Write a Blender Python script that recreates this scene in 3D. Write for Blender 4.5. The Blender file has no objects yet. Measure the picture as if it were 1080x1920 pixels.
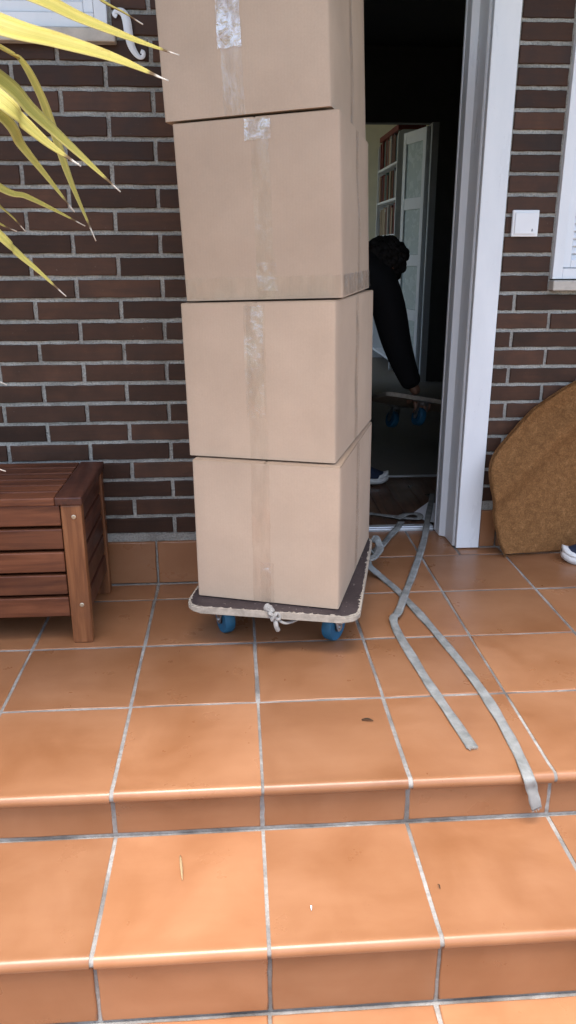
import bpy, bmesh, math, random
from mathutils import Vector, Matrix, noise
R = math.radians
rng = random.Random(7)
scene = bpy.context.scene
col = scene.collection

# ------------------------------------------------------------------ camera
CAM = Vector((0.2567, -2.3983, 1.0426))
YAW, PITCH, ROLL, FPX = R(-3.7938), R(18.4709), R(-0.1075), 1454.455
def cam_axes():
    cy, sy, cp, sp = math.cos(YAW), math.sin(YAW), math.cos(PITCH), math.sin(PITCH)
    f = Vector((-sy*cp, cy*cp, -sp)); r = Vector((cy, sy, 0)); u = r.cross(f)
    cr, sr = math.cos(ROLL), math.sin(ROLL)
    return r*cr + u*sr, u*cr - r*sr, f
CR, CU, CF = cam_axes()
cd = bpy.data.cameras.new('camera'); cam = bpy.data.objects.new('camera', cd); col.objects.link(cam)
cam.matrix_world = Matrix(((CR.x, CU.x, -CF.x, CAM.x), (CR.y, CU.y, -CF.y, CAM.y), (CR.z, CU.z, -CF.z, CAM.z), (0, 0, 0, 1)))
cd.sensor_fit = 'VERTICAL'; cd.sensor_height = 24; cd.lens = FPX/1920*24
cd.clip_start = .02; cd.clip_end = 2000
scene.camera = cam
def ray(x, y): return CF + CR*((x-540)/FPX) - CU*((y-960)/FPX)
def onY(x, y, Y):
    d = ray(x, y); return CAM + d*((Y-CAM.y)/d.y)
def onZ(x, y, Z=0):
    d = ray(x, y); return CAM + d*((Z-CAM.z)/d.z)

# ------------------------------------------------------------------ light
SUN_EL, SUN_AZ = R(78), R(200)          # high behind the camera, veiled by cloud
w = bpy.data.worlds.new('World'); scene.world = w; w.use_nodes = True
nt = w.node_tree; bg = nt.nodes['Background']
sky = nt.nodes.new('ShaderNodeTexSky'); sky.sky_type = 'NISHITA'; sky.sun_disc = False
sky.sun_elevation = SUN_EL; sky.sun_rotation = SUN_AZ; sky.air_density = 1.0; sky.dust_density = 4.0; sky.ozone_density = 1.0
nt.links.new(sky.outputs[0], bg.inputs[0]); bg.inputs[1].default_value = 0.14
sl = bpy.data.lights.new('sun', 'SUN'); sl.energy = 1.5; sl.angle = R(36); sl.color = (1, .97, .93)
so = bpy.data.objects.new('sun', sl); col.objects.link(so)
sd = Vector((math.sin(SUN_AZ)*math.cos(SUN_EL), math.cos(SUN_AZ)*math.cos(SUN_EL), math.sin(SUN_EL)))
so.rotation_euler = (-sd).to_track_quat('-Z', 'Y').to_euler(); so.location = sd*20
vs = scene.view_settings; vs.view_transform = 'Standard'; vs.look = 'None'; vs.gamma = 1; vs.use_curve_mapping = False
vs.exposure = 1.92
scene.render.engine = 'CYCLES'
scene.cycles.max_bounces = 10; scene.cycles.diffuse_bounces = 5; scene.cycles.transparent_max_bounces = 12

# ------------------------------------------------------------------ materials
class Mat:
    def __init__(s, name, color=(.5, .5, .5), rough=.5, spec=.5, metal=0):
        s.m = bpy.data.materials.new(name); s.m.use_nodes = True
        s.t = s.m.node_tree; s.b = s.t.nodes['Principled BSDF']
        s.set('Base Color', (*color, 1)); s.set('Roughness', rough); s.set('Specular IOR Level', spec); s.set('Metallic', metal)
        s.tc = None
    def set(s, k, v): s.b.inputs[k].default_value = v
    def n(s, typ, **kw):
        x = s.t.nodes.new(typ)
        for k, v in kw.items(): setattr(x, k, v)
        return x
    def link(s, a, b): s.t.links.new(a, b)
    def coord(s, kind='Object', scale=(1, 1, 1), rnd=True):
        if s.tc is None: s.tc = s.n('ShaderNodeTexCoord'); s.oi = s.n('ShaderNodeObjectInfo')
        mp = s.n('ShaderNodeMapping'); s.link(s.tc.outputs[kind], mp.inputs[0]); mp.inputs['Scale'].default_value = scale
        if rnd:
            mu = s.n('ShaderNodeMath', operation='MULTIPLY'); s.link(s.oi.outputs['Random'], mu.inputs[0]); mu.inputs[1].default_value = 37
            cb = s.n('ShaderNodeCombineXYZ')
            for i in range(3): s.link(mu.outputs[0], cb.inputs[i])
            s.link(cb.outputs[0], mp.inputs['Location'])
        return mp.outputs[0]
    def noise(s, vec, scale=5, detail=4, rough=.55, dist=0):
        x = s.n('ShaderNodeTexNoise'); s.link(vec, x.inputs['Vector'])
        x.inputs['Scale'].default_value = scale; x.inputs['Detail'].default_value = detail
        x.inputs['Roughness'].default_value = rough; x.inputs['Distortion'].default_value = dist
        return x.outputs[0]
    def ramp(s, fac, stops):
        x = s.n('ShaderNodeValToRGB'); s.link(fac, x.inputs[0]); e = x.color_ramp.elements
        while len(e) < len(stops): e.new(.5)
        for el, (p, c) in zip(e, stops):
            el.position = p; el.color = (*c, 1) if isinstance(c, tuple) else (c, c, c, 1)
        return x.outputs[0]
    def mix(s, fac, a, b, blend='MIX'):
        x = s.n('ShaderNodeMix', data_type='RGBA', blend_type=blend)
        for sock, v in ((x.inputs[0], fac), (x.inputs[6], a), (x.inputs[7], b)):
            if isinstance(v, (int, float)): sock.default_value = v
            elif isinstance(v, tuple): sock.default_value = (*v, 1)
            else: s.link(v, sock)
        return x.outputs[2]
    def color(s, c): s.link(c, s.b.inputs['Base Color'])
    def rough(s, c): s.link(c, s.b.inputs['Roughness'])
    def bump(s, h, strength=.3, dist=.002):
        x = s.n('ShaderNodeBump'); s.link(h, x.inputs['Height']); x.inputs['Strength'].default_value = strength; x.inputs['Distance'].default_value = dist
        if s.b.inputs['Normal'].links: s.link(s.b.inputs['Normal'].links[0].from_socket, x.inputs['Normal'])
        s.link(x.outputs[0], s.b.inputs['Normal'])
    def hsv(s, c, amt=.2, sat=1):
        if s.tc is None: s.coord()
        x = s.n('ShaderNodeHueSaturation'); s.link(c, x.inputs['Color'])
        mr = s.n('ShaderNodeMapRange'); s.link(s.oi.outputs['Random'], mr.inputs[0]); mr.inputs[3].default_value = 1-amt; mr.inputs[4].default_value = 1+amt
        s.link(mr.outputs[0], x.inputs['Value']); x.inputs['Saturation'].default_value = sat
        return x.outputs[0]

def m_tile():
    a = Mat('terracotta_tile', rough=.3, spec=.5); v = a.coord('Object')
    n1 = a.noise(v, 5, 5, .55, .4); n2 = a.noise(v, 40, 4, .6)
    vs_ = a.coord('Object', (5, 22, 5)); n3 = a.noise(vs_, 1.4, 4, .6)
    c = a.ramp(n1, [(.30, (.232, .100, .042)), (.5, (.274, .126, .058)), (.70, (.312, .151, .074))])
    c = a.mix(a.ramp(n3, [(.40, 0.0), (.80, .16)]), c, (.18, .064, .022))
    c = a.mix(a.ramp(n2, [(.64, 0.0), (.80, .14)]), c, (.16, .062, .025))
    vo = a.n('ShaderNodeTexVoronoi', feature='F1'); a.link(v, vo.inputs['Vector']); vo.inputs['Scale'].default_value = 55
    pit = a.ramp(vo.outputs['Distance'], [(.04, .30), (.075, 0.0)]); msk = a.ramp(a.noise(v, 11, 2, .5), [(.56, 0.0), (.62, 1.0)])
    pm_ = a.n('ShaderNodeMath', operation='MULTIPLY'); a.link(pit, pm_.inputs[0]); a.link(msk, pm_.inputs[1])
    c = a.mix(pm_.outputs[0], c, (.10, .045, .02))
    a.color(a.hsv(c, .14))
    n4 = a.noise(v, 9, 5, .6)
    a.rough(a.ramp(n4, [(.3, .25), (.7, .42)]))
    a.bump(a.noise(v, 14, 3, .5), .25, .0015); a.bump(n2, .15, .0006)
    return a.m
def m_grout():
    a = Mat('grout', rough=.9, spec=.2); v = a.coord('Object', rnd=False)
    n = a.noise(v, 7, 5, .6); n2 = a.noise(v, 90, 3, .6); n3 = a.noise(v, 3.2, 3, .6)
    c = a.ramp(n, [(.32, (.10, .094, .088)), (.5, (.225, .215, .20)), (.70, (.38, .368, .34))])
    c = a.mix(a.ramp(n2, [(.45, 0.0), (.7, .5)]), c, (.16, .14, .12))
    c = a.mix(a.ramp(n3, [(.5, 0.0), (.62, .22)]), c, (.14, .12, .10))
    a.color(c); a.bump(n2, .8, .003); return a.m
def m_mortar():
    a = Mat('mortar', rough=.95, spec=.15); v = a.coord('Object', rnd=False)
    n = a.noise(v, 9, 5, .6); n2 = a.noise(v, 160, 4, .65)
    c = a.ramp(n, [(.3, (.27, .262, .238)), (.5, (.40, .39, .355)), (.7, (.52, .51, .465))])
    c = a.mix(a.ramp(n2, [(.45, 0.0), (.68, .6)]), c, (.14, .137, .125))
    a.color(c); a.bump(n2, 1.0, .006); a.bump(a.noise(v, 55, 3, .6), .8, .006); return a.m
def m_brick():
    a = Mat('brown_brick', rough=.55, spec=.22); v = a.coord('Object')
    n = a.noise(v, 9, 5, .6); vst = a.coord('Object', (3, 3, 45)); n3 = a.noise(vst, 2.5, 4, .6); n2 = a.noise(v, 130, 3, .6)
    c = a.ramp(n, [(.3, (.040, .020, .013)), (.55, (.068, .032, .0195)), (.75, (.096, .046, .027))])
    c = a.mix(a.ramp(n3, [(.4, 0.0), (.75, .5)]), c, (.036, .023, .018))
    c = a.mix(a.ramp(n2, [(.70, 0.0), (.78, .5)]), c, (.22, .18, .15))
    a.color(a.hsv(c, .36)); a.rough(a.ramp(n, [(.3, .42), (.7, .68)]))
    a.bump(n2, .3, .001); a.bump(n3, .3, .001); return a.m
def m_card(name, base=(.452, .338, .246)):
    a = Mat(name, rough=.8, spec=.25); v = a.coord('Object')
    n = a.noise(v, 3.5, 5, .6); n2 = a.noise(v, 260, 3, .7)
    wv = a.n('ShaderNodeTexWave', wave_type='BANDS', bands_direction='X'); a.link(a.coord('Object', (1, 1, 1), False), wv.inputs[0]); wv.inputs['Scale'].default_value = 42; wv.inputs['Distortion'].default_value = .6
    d = tuple(x*.90 for x in base); l = tuple(x*1.07 for x in base)
    c = a.ramp(n, [(.3, d), (.7, l)])
    c = a.mix(a.ramp(n2, [(.35, .12), (.65, 0.0)]), c, tuple(x*.6 for x in base))
    lowf = a.noise(a.coord('Object', (1, 1, .35)), 6, 4, .6)
    c = a.mix(a.ramp(lowf, [(.55, 0.0), (.75, .14)]), c, (.46, .32, .25))
    sc = a.noise(a.coord('Object', (1, 1, 3)), 38, 5, .7, .5)
    c = a.mix(a.ramp(sc, [(.69, 0.0), (.76, .30)]), c, tuple(min(1, x*1.35) for x in base))
    sc2 = a.noise(a.coord('Object', (2, 2, 1)), 17, 5, .7, .8)
    c = a.mix(a.ramp(sc2, [(.66, 0.0), (.78, .22)]), c, tuple(x*.62 for x in base))
    a.color(a.hsv(c, .03)); a.bump(wv.outputs[0], .10, .0006); a.bump(a.noise(v, 7, 3, .5), .5, .004); return a.m
def m_tape(shiny=0):
    a = Mat(['packing_tape', 'wrinkled_tape', 'crumpled_tape'][shiny], (.34, .25, .17), .12, .6); a.set('Coat Weight', 1.0); a.set('Coat Roughness', .06)
    if shiny: a.set('IOR', 1.9); a.set('Coat IOR', 1.9)
    a.set('Alpha', .5); v = a.coord('Object')
    vst = a.coord('Object', (50, 50, 5)); n = a.noise(vst, 1.6, 4, .6, 1.0)
    al = a.ramp(a.noise(a.coord('Object', (30, 30, 6)), 1.5, 3, .6), [(.35, .02), (.7, (.16, .20, .30)[shiny])])
    a.color(a.ramp(n, [(.3, (.36, .27, .19) if not shiny else (.40, .31, .23)), (.7, (.44, .33, .24) if not shiny else (.50, .42, .34))]))
    a.bump(n, .5 if not shiny else 1.0, .004); a.bump(a.noise(v, 45, 3, .6, .8), .3 if not shiny else .8, .003 if not shiny else .006)
    nrm = a.b.inputs['Normal'].links[0].from_socket; colr = a.b.inputs['Base Color'].links[0].from_socket
    out = a.t.nodes['Material Output']
    tr = a.n('ShaderNodeBsdfTransparent'); tr.inputs[0].default_value = (1, .995, .985, 1)
    df = a.n('ShaderNodeBsdfDiffuse'); a.link(colr, df.inputs[0])
    gl = a.n('ShaderNodeBsdfGlossy'); gl.inputs['Roughness'].default_value = .13; a.link(nrm, gl.inputs['Normal']); gl.inputs[0].default_value = (1, 1, 1, 1)
    fz = a.n('ShaderNodeValToRGB'); a.link(a.noise(a.coord('Object', (1, 1, .5)), 26, 3, .55, .6), fz.inputs[0])
    fz.color_ramp.elements[0].position = .42; fz.color_ramp.elements[1].position = .56
    lo, hi = ((.03, .085), (.03, .16), (.07, .30))[shiny]
    fz.color_ramp.elements[0].color = (lo, lo, lo, 1); fz.color_ramp.elements[1].color = (hi, hi, hi, 1)
    m1 = a.n('ShaderNodeMixShader'); a.link(al, m1.inputs[0]); a.link(tr.outputs[0], m1.inputs[1]); a.link(df.outputs[0], m1.inputs[2])
    m2 = a.n('ShaderNodeMixShader'); a.link(fz.outputs[0], m2.inputs[0]); a.link(m1.outputs[0], m2.inputs[1]); a.link(gl.outputs[0], m2.inputs[2])
    a.link(m2.outputs[0], out.inputs[0]); a.t.nodes.remove(a.b)
    return a.m
def m_plain(name, color, rough=.5, spec=.5, metal=0, var=.12, nscale=14, bump=.1, stretch=(1, 1, 1)):
    a = Mat(name, color, rough, spec, metal); v = a.coord('Object', stretch)
    n = a.noise(v, nscale, 5, .6)
    a.color(a.ramp(n, [(.25, tuple(c*(1-var) for c in color)), (.75, tuple(min(1, c*(1+var)) for c in color))]))
    a.rough(a.ramp(n, [(.3, max(.02, rough-.08)), (.7, min(1, rough+.1))]))
    if bump: a.bump(n, bump, .002)
    return a.m
def m_wood(name, dark, mid, light, axis=0, rough=.42):
    a = Mat(name, mid, rough, .4)
    st = [28, 28, 28]; st[axis] = 2.2
    n = a.noise(a.coord('Object', tuple(st)), 1.6, 6, .62, .6)
    n2 = a.noise(a.coord('Object'), 6, 4, .6)
    c = a.ramp(n, [(.28, dark), (.5, mid), (.75, light)])
    c = a.mix(a.ramp(n2, [(.55, 0.0), (.75, .35)]), c, dark)
    a.color(a.hsv(c, .16)); a.rough(a.ramp(n2, [(.3, rough-.1), (.7, rough+.14)])); a.bump(n, .25, .0012); return a.m
def m_white():
    a = Mat('white_lacquer', (.74, .76, .78), .32, .5); v = a.coord('Object', rnd=False)
    n = a.noise(a.coord('Object', (1, 1, .25)), 9, 6, .65); n2 = a.noise(v, 120, 3, .6)
    c = a.ramp(n, [(.3, (.69, .715, .74)), (.7, (.78, .80, .815))])
    c = a.mix(a.ramp(n2, [(.70, 0.0), (.76, .45)]), c, (.42, .40, .37))
    a.color(c); a.rough(a.ramp(n, [(.3, .24), (.7, .42)])); a.bump(n, .06, .002); return a.m
def m_coir():
    a = Mat('coir', rough=.95, spec=.1); v = a.coord('Object')
    n = a.noise(v, 45, 6, .75); n2 = a.noise(v, 220, 4, .75)
    c = a.ramp(n, [(.3, (.21, .098, .036)), (.55, (.35, .172, .066)), (.75, (.48, .25, .105))])
    c = a.mix(a.ramp(n2, [(.42, .65), (.6, 0.0)]), c, (.15, .070, .027))
    a.color(c); a.bump(n2, 1.0, .005); return a.m
def m_strap():
    a = Mat('grey_webbing', rough=.85, spec=.2); u = a.coord('UV', (1, 1, 1), False)
    wv = a.n('ShaderNodeTexWave', wave_type='BANDS', bands_direction='Y'); a.link(u, wv.inputs[0]); wv.inputs['Scale'].default_value = 60
    v = a.coord('Object'); n = a.noise(v, 30, 5, .6); n1 = a.noise(v, 7, 3, .6)
    c = a.ramp(n, [(.3, (.16, .165, .155)), (.7, (.31, .315, .30))])
    c = a.mix(a.ramp(n1, [(.5, 0.0), (.7, .5)]), c, (.38, .38, .365))
    a.color(c); a.bump(wv.outputs[0], .4, .0015); a.bump(n, .3, .002); return a.m
def m_leaf():
    a = Mat('yucca_leaf', rough=.5, spec=.35)
    tc = a.n('ShaderNodeTexCoord'); sp = a.n('ShaderNodeSeparateXYZ'); a.link(tc.outputs['UV'], sp.inputs[0])
    st = a.coord('UV', (26, .6, 1)); n = a.noise(st, 1.5, 5, .65); nb = a.noise(a.coord('Object'), 14, 4, .6)
    c = a.ramp(n, [(.28, (.22, .185, .034)), (.45, (.42, .34, .068)), (.62, (.52, .43, .11)), (.8, (.58, .51, .21))])
    band = a.n('ShaderNodeMath', operation='SUBTRACT'); a.link(sp.outputs[0], band.inputs[0]); band.inputs[1].default_value = .5
    ab = a.n('ShaderNodeMath', operation='ABSOLUTE'); a.link(band.outputs[0], ab.inputs[0])
    gr = a.ramp(ab.outputs[0], [(.10, .42), (.34, 0.0)])
    c = a.mix(gr, c, (.27, .26, .05))
    edge = a.ramp(ab.outputs[0], [(.40, 0.0), (.5, .5)])
    c = a.mix(edge, c, (.50, .44, .20))
    c = a.mix(a.ramp(nb, [(.66, 0.0), (.76, .55)]), c, (.16, .085, .02))
    add = a.n('ShaderNodeMath', operation='MULTIPLY_ADD'); a.link(nb, add.inputs[0]); add.inputs[1].default_value = .05
    sub = a.n('ShaderNodeMath', operation='SUBTRACT'); a.link(sp.outputs[1], sub.inputs[0]); sub.inputs[1].default_value = .05; a.link(sub.outputs[0], add.inputs[2])
    c = a.mix(a.ramp(add.outputs[0], [(.930, 0.0), (.938, 1.0)]), c, (.12, .07, .03))
    c = a.mix(a.ramp(add.outputs[0], [(.948, 0.0), (.954, 1.0)]), c, (.55, .50, .43))
    a.color(c); a.bump(n, .4, .002)
    a.set('Subsurface Weight', .0)
    return a.m
M = {}
M['tile'] = m_tile(); M['grout'] = m_grout(); M['mortar'] = m_mortar(); M['brick'] = m_brick()
M['card'] = m_card('cardboard'); M['cardedge'] = m_card('cardboard_cut_edge', (.46, .33, .225))
M['tape'] = m_tape(); M['semi'] = m_tape(1); M['shiny'] = m_tape(2); M['white'] = m_white(); M['coir'] = m_coir(); M['strap'] = m_strap(); M['leaf'] = m_leaf()
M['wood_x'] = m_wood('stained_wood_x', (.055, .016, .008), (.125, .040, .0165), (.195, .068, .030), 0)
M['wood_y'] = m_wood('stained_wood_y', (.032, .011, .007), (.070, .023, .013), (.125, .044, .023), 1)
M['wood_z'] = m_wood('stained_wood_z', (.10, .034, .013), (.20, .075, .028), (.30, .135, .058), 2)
M['parquet'] = m_wood('dark_parquet', (.055, .025, .014), (.11, .05, .027), (.18, .085, .047), 1, .35)
M['brass'] = m_plain('screw_metal', (.52, .45, .33), .35, .5, .9)
M['ply'] = m_plain('worn_plywood_edge', (.36, .31, .25), .8, .2, 0, .3, 60, .6)
M['blue'] = m_plain('blue_rubber', (.015, .095, .175), .5, .4, 0, .3, 30, .3)
M['blackplastic'] = m_plain('black_plastic', (.018, .018, .02), .5, .4)
M['zinc'] = m_plain('zinc_steel', (.42, .42, .42), .38, .5, .9, .25, 40, .3)
M['rope'] = m_plain('pale_cord', (.33, .31, .28), .9, .2, 0, .25, 90, .9)
M['alu'] = m_plain('aluminium', (.66, .68, .70), .35, .5, .6)
M['plate'] = m_plain('white_plastic', (.78, .79, .80), .35, .5, 0, .03)
M['greymark'] = m_plain('grey_print', (.30, .31, .32), .5)
M['sillstone'] = m_plain('pale_stone', (.50, .46, .40), .75, .3, 0, .2, 25, .4)
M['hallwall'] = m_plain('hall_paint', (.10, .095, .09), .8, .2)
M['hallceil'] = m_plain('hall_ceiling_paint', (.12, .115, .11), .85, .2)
M['cream'] = m_plain('cream_paint', (.74, .72, .58), .85, .2, 0, .04)
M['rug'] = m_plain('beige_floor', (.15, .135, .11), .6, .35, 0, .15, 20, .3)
M['greydoor'] = m_plain('pale_grey_paint', (.66, .69, .69), .4, .4, 0, .05)
M['frost'] = m_plain('frosted_glass', (.40, .48, .47), .25, .5, 0, .01)
M['skin'] = m_plain('skin', (.23, .12, .075), .55, .4)
M['blackcloth'] = m_plain('black_cloth', (.010, .010, .011), .9, .2, 0, .3, 40, .5)
M['hair'] = m_plain('dark_hair', (.010, .008, .007), .7, .3, 0, .4, 120, 1)
M['navy'] = m_plain('navy_canvas', (.018, .026, .05), .8, .3, 0, .3, 70, .5)
M['sole'] = m_plain('white_rubber', (.66, .66, .64), .55, .4, 0, .15, 40, .2)
M['paper'] = m_plain('paper', (.75, .76, .78), .8, .2, 0, .03)
M['render'] = m_plain('shade_roof_plaster', (.22, .20, .18), .9, .2)
M['ground'] = m_plain('garden_ground', (.16, .15, .11), .95, .1, 0, .5, 3, .6)
M['pot'] = m_plain('clay_pot', (.36, .16, .085), .8, .25, 0, .2, 12, .4)
M['soil'] = m_plain('soil', (.045, .03, .02), .95, .1, 0, .4, 40, .9)
M['trunk'] = m_plain('yucca_bark', (.13, .095, .06), .95, .15, 0, .4, 60, .9)
M['twig'] = m_plain('dry_leaf', (.30, .22, .12), .8, .2, 0, .3, 60, .3)
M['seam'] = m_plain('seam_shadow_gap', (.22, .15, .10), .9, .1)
def m_deck():
    a = Mat('worn_deck_film', rough=.55, spec=.4); v = a.coord('Object')
    n = a.noise(v, 9, 5, .6); n2 = a.noise(a.coord('Object', (1.2, .7, 1)), 85, 4, .7)
    c = a.ramp(n, [(.3, (.030, .021, .022)), (.7, (.062, .045, .044))])
    c = a.mix(a.ramp(n2, [(.63, 0.0), (.70, .85)]), c, (.38, .33, .28))
    a.color(c); a.bump(n2, .5, .002); return a.m
M['deck'] = m_deck()

# ------------------------------------------------------------------ mesh helpers
def tag(o, label=None, cat=None, group=None, kind=None):
    if label: o['label'] = label
    if cat: o['category'] = cat
    if group: o['group'] = group
    if kind: o['kind'] = kind
    return o
def empty(name, loc=(0, 0, 0), rz=0, label=None, cat=None, group=None, kind=None):
    o = bpy.data.objects.new(name, None); col.objects.link(o); o.location = loc; o.rotation_euler = (0, 0, rz)
    o.empty_display_size = .1
    return tag(o, label, cat, group, kind)
def link(name, me, mat=None, parent=None, loc=None, rot=None):
    o = bpy.data.objects.new(name, me); col.objects.link(o)
    if mat is not None and not me.materials: me.materials.append(mat)
    if parent: o.parent = parent
    if loc is not None: o.location = loc
    if rot is not None: o.rotation_euler = rot
    return o
class B:
    def __init__(s): s.bm = bmesh.new(); s.uv = None
    def box(s, c, size, bev=0, seg=2, rot=None):
        t = bmesh.new(); bmesh.ops.create_cube(t, size=1)
        bmesh.ops.scale(t, vec=size, verts=t.verts)
        if bev: bmesh.ops.bevel(t, geom=t.edges[:], offset=bev, segments=seg, affect='EDGES', profile=.5)
        if rot is not None: bmesh.ops.transform(t, matrix=rot.to_4x4(), verts=t.verts)
        bmesh.ops.translate(t, vec=c, verts=t.verts); return s.add(t)
    def bb(s, x0, x1, y0, y1, z0, z1, bev=0, seg=2):
        return s.box(((x0+x1)/2, (y0+y1)/2, (z0+z1)/2), (abs(x1-x0), abs(y1-y0), abs(z1-z0)), bev, seg)
    def add(s, t):
        me = bpy.data.meshes.new('tmp'); t.to_mesh(me); t.free(); s.bm.from_mesh(me); bpy.data.meshes.remove(me); return s
    def tube(s, pts, radii, n=10, closed=True, squash=None):
        pts = [Vector(p) for p in pts]
        if not hasattr(radii, '__len__'): radii = [radii]*len(pts)
        rings = []; up = Vector((0, 0, 1)); prev = None
        for i, p in enumerate(pts):
            t = (pts[min(i+1, len(pts)-1)] - pts[max(i-1, 0)]).normalized()
            if prev is None:
                a = t.cross(up if abs(t.z) < .9 else Vector((1, 0, 0))).normalized()
            else: a = (prev - t*prev.dot(t)).normalized()
            prev = a; b = t.cross(a)
            rings.append([s.bm.verts.new(p + (a*math.cos(k*2*math.pi/n) + b*math.sin(k*2*math.pi/n)*(squash or 1))*radii[i]) for k in range(n)])
        for i in range(len(rings)-1):
            for k in range(n): s.bm.faces.new((rings[i][k], rings[i][(k+1) % n], rings[i+1][(k+1) % n], rings[i+1][k]))
        if closed: s.bm.faces.new(rings[0][::-1]); s.bm.faces.new(rings[-1])
        return s
    def lathe(s, prof, c=(0, 0, 0), axis='Z', n=24):
        c = Vector(c); rings = []
        for r, h in prof:
            ring = []
            for k in range(n):
                a = 2*math.pi*k/n; x, y = r*math.cos(a), r*math.sin(a)
                v = {'Z': Vector((x, y, h)), 'X': Vector((h, x, y)), 'Y': Vector((y, h, x))}[axis]
                ring.append(s.bm.verts.new(c+v))
            rings.append(ring)
        for i in range(len(rings)-1):
            for k in range(n): s.bm.faces.new((rings[i][k], rings[i][(k+1) % n], rings[i+1][(k+1) % n], rings[i+1][k]))
        if prof[0][0] > 1e-5: s.bm.faces.new(rings[0][::-1])
        if prof[-1][0] > 1e-5: s.bm.faces.new(rings[-1])
        return s
    def prism(s, poly, d0, d1, axis='Z'):
        f = {'Z': lambda a, b, d: (a, b, d), 'Y': lambda a, b, d: (a, d, b), 'X': lambda a, b, d: (d, a, b)}[axis]
        lo = [s.bm.verts.new(f(a, b, d0)) for a, b in poly]; hi = [s.bm.verts.new(f(a, b, d1)) for a, b in poly]
        n = len(poly)
        for i in range(n): s.bm.faces.new((lo[i], lo[(i+1) % n], hi[(i+1) % n], hi[i]))
        s.bm.faces.new(lo[::-1]); s.bm.faces.new(hi); return s
    def ribbon(s, pts, widths, thick, sides, uvscale=1, fold=0):
        """flat strap / leaf along pts; sides = unit vectors across; has thickness and UVs"""
        uvl = s.bm.loops.layers.uv.verify(); n = len(pts); rows = []
        L = [0]
        for i in range(1, n): L.append(L[-1] + (pts[i]-pts[i-1]).length)
        us = [0, .25, .5, .75, 1]
        for i in range(n):
            t = (pts[min(i+1, n-1)]-pts[max(i-1, 0)]).normalized(); sd = sides[i]; nn = sd.cross(t).normalized()
            if fold == 0 and (nn.z < 0 if i == 0 else nn.dot(pn) < 0): nn = -nn
            pn = nn
            top = []; bot = []
            for u in us:
                off = sd*((u-.5)*widths[i]) + nn*(fold*widths[i]*abs(u-.5)*1.0)
                th = thick*(1 if fold == 0 else (1-1.2*abs(u-.5)))
                top.append(s.bm.verts.new(pts[i]+off+nn*th/2)); bot.append(s.bm.verts.new(pts[i]+off-nn*th/2))
            rows.append((top, bot))
        def face(vs_, uv):
            f = s.bm.faces.new(vs_)
            for l, q in zip(f.loops, uv): l[uvl].uv = q
            f.smooth = True
        for i in range(n-1):
            v0, v1 = (L[i]/L[-1], L[i+1]/L[-1]) if uvscale == 0 else (L[i]*uvscale, L[i+1]*uvscale)
            for k in range(4):
                q = [(us[k], v0), (us[k+1], v0), (us[k+1], v1), (us[k], v1)]
                face((rows[i][0][k], rows[i][0][k+1], rows[i+1][0][k+1], rows[i+1][0][k]), q)
                face((rows[i][1][k+1], rows[i][1][k], rows[i+1][1][k], rows[i+1][1][k+1]), [q[1], q[0], q[3], q[2]])
            for k, in ((0,), (4,)):
                q = [(us[k], v0), (us[k], v1), (us[k], v1), (us[k], v0)]
                face((rows[i][0][k], rows[i+1][0][k], rows[i+1][1][k], rows[i][1][k]), q)
        for i in (0, n-1):
            for k in range(4): face((rows[i][0][k], rows[i][0][k+1], rows[i][1][k+1], rows[i][1][k]), [(us[k], i and 1)]*4)
        return s
    def mesh(s, name, smooth=False):
        bmesh.ops.recalc_face_normals(s.bm, faces=s.bm.faces)
        me = bpy.data.meshes.new(name); s.bm.to_mesh(me); s.bm.free()
        if smooth:
            for p in me.polygons: p.use_smooth = True
            try: me.set_sharp_from_angle(angle=R(40))
            except Exception: pass
        return me
    def build(s, name, mat, parent=None, loc=None, rot=None, smooth=False):
        return link(name, s.mesh(name, smooth), mat, parent, loc, rot)
def catmull(P, k=8):
    P = [Vector(p) for p in P]; out = []
    Q = [P[0]*2-P[1]] + P + [P[-1]*2-P[-2]]
    for i in range(1, len(Q)-2):
        a, b, c, d = Q[i-1:i+3]
        for j in range(k):
            t = j/k
            out.append(.5*((2*b) + (c-a)*t + (2*a-5*b+4*c-d)*t*t + (3*b-a-3*c+d)*t*t*t))
    out.append(P[-1]); return out

# ================================================================== THE SETTING
T = .30835; X0 = -.01635; Y1 = -.74415; YR = .256; WEND = .205    # tile pitch, column, row; right wall face; end of the left wall
Z1, Z2 = -.116, -.280
NOSE1, RIS1, NOSE2, RIS2 = -1.070, -1.045, -1.356, -1.335
g = 150
tag(B().bb(-g, g, -g, g, Z2-.60, Z2-.06).build('ground', M['ground']), kind='structure')
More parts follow.
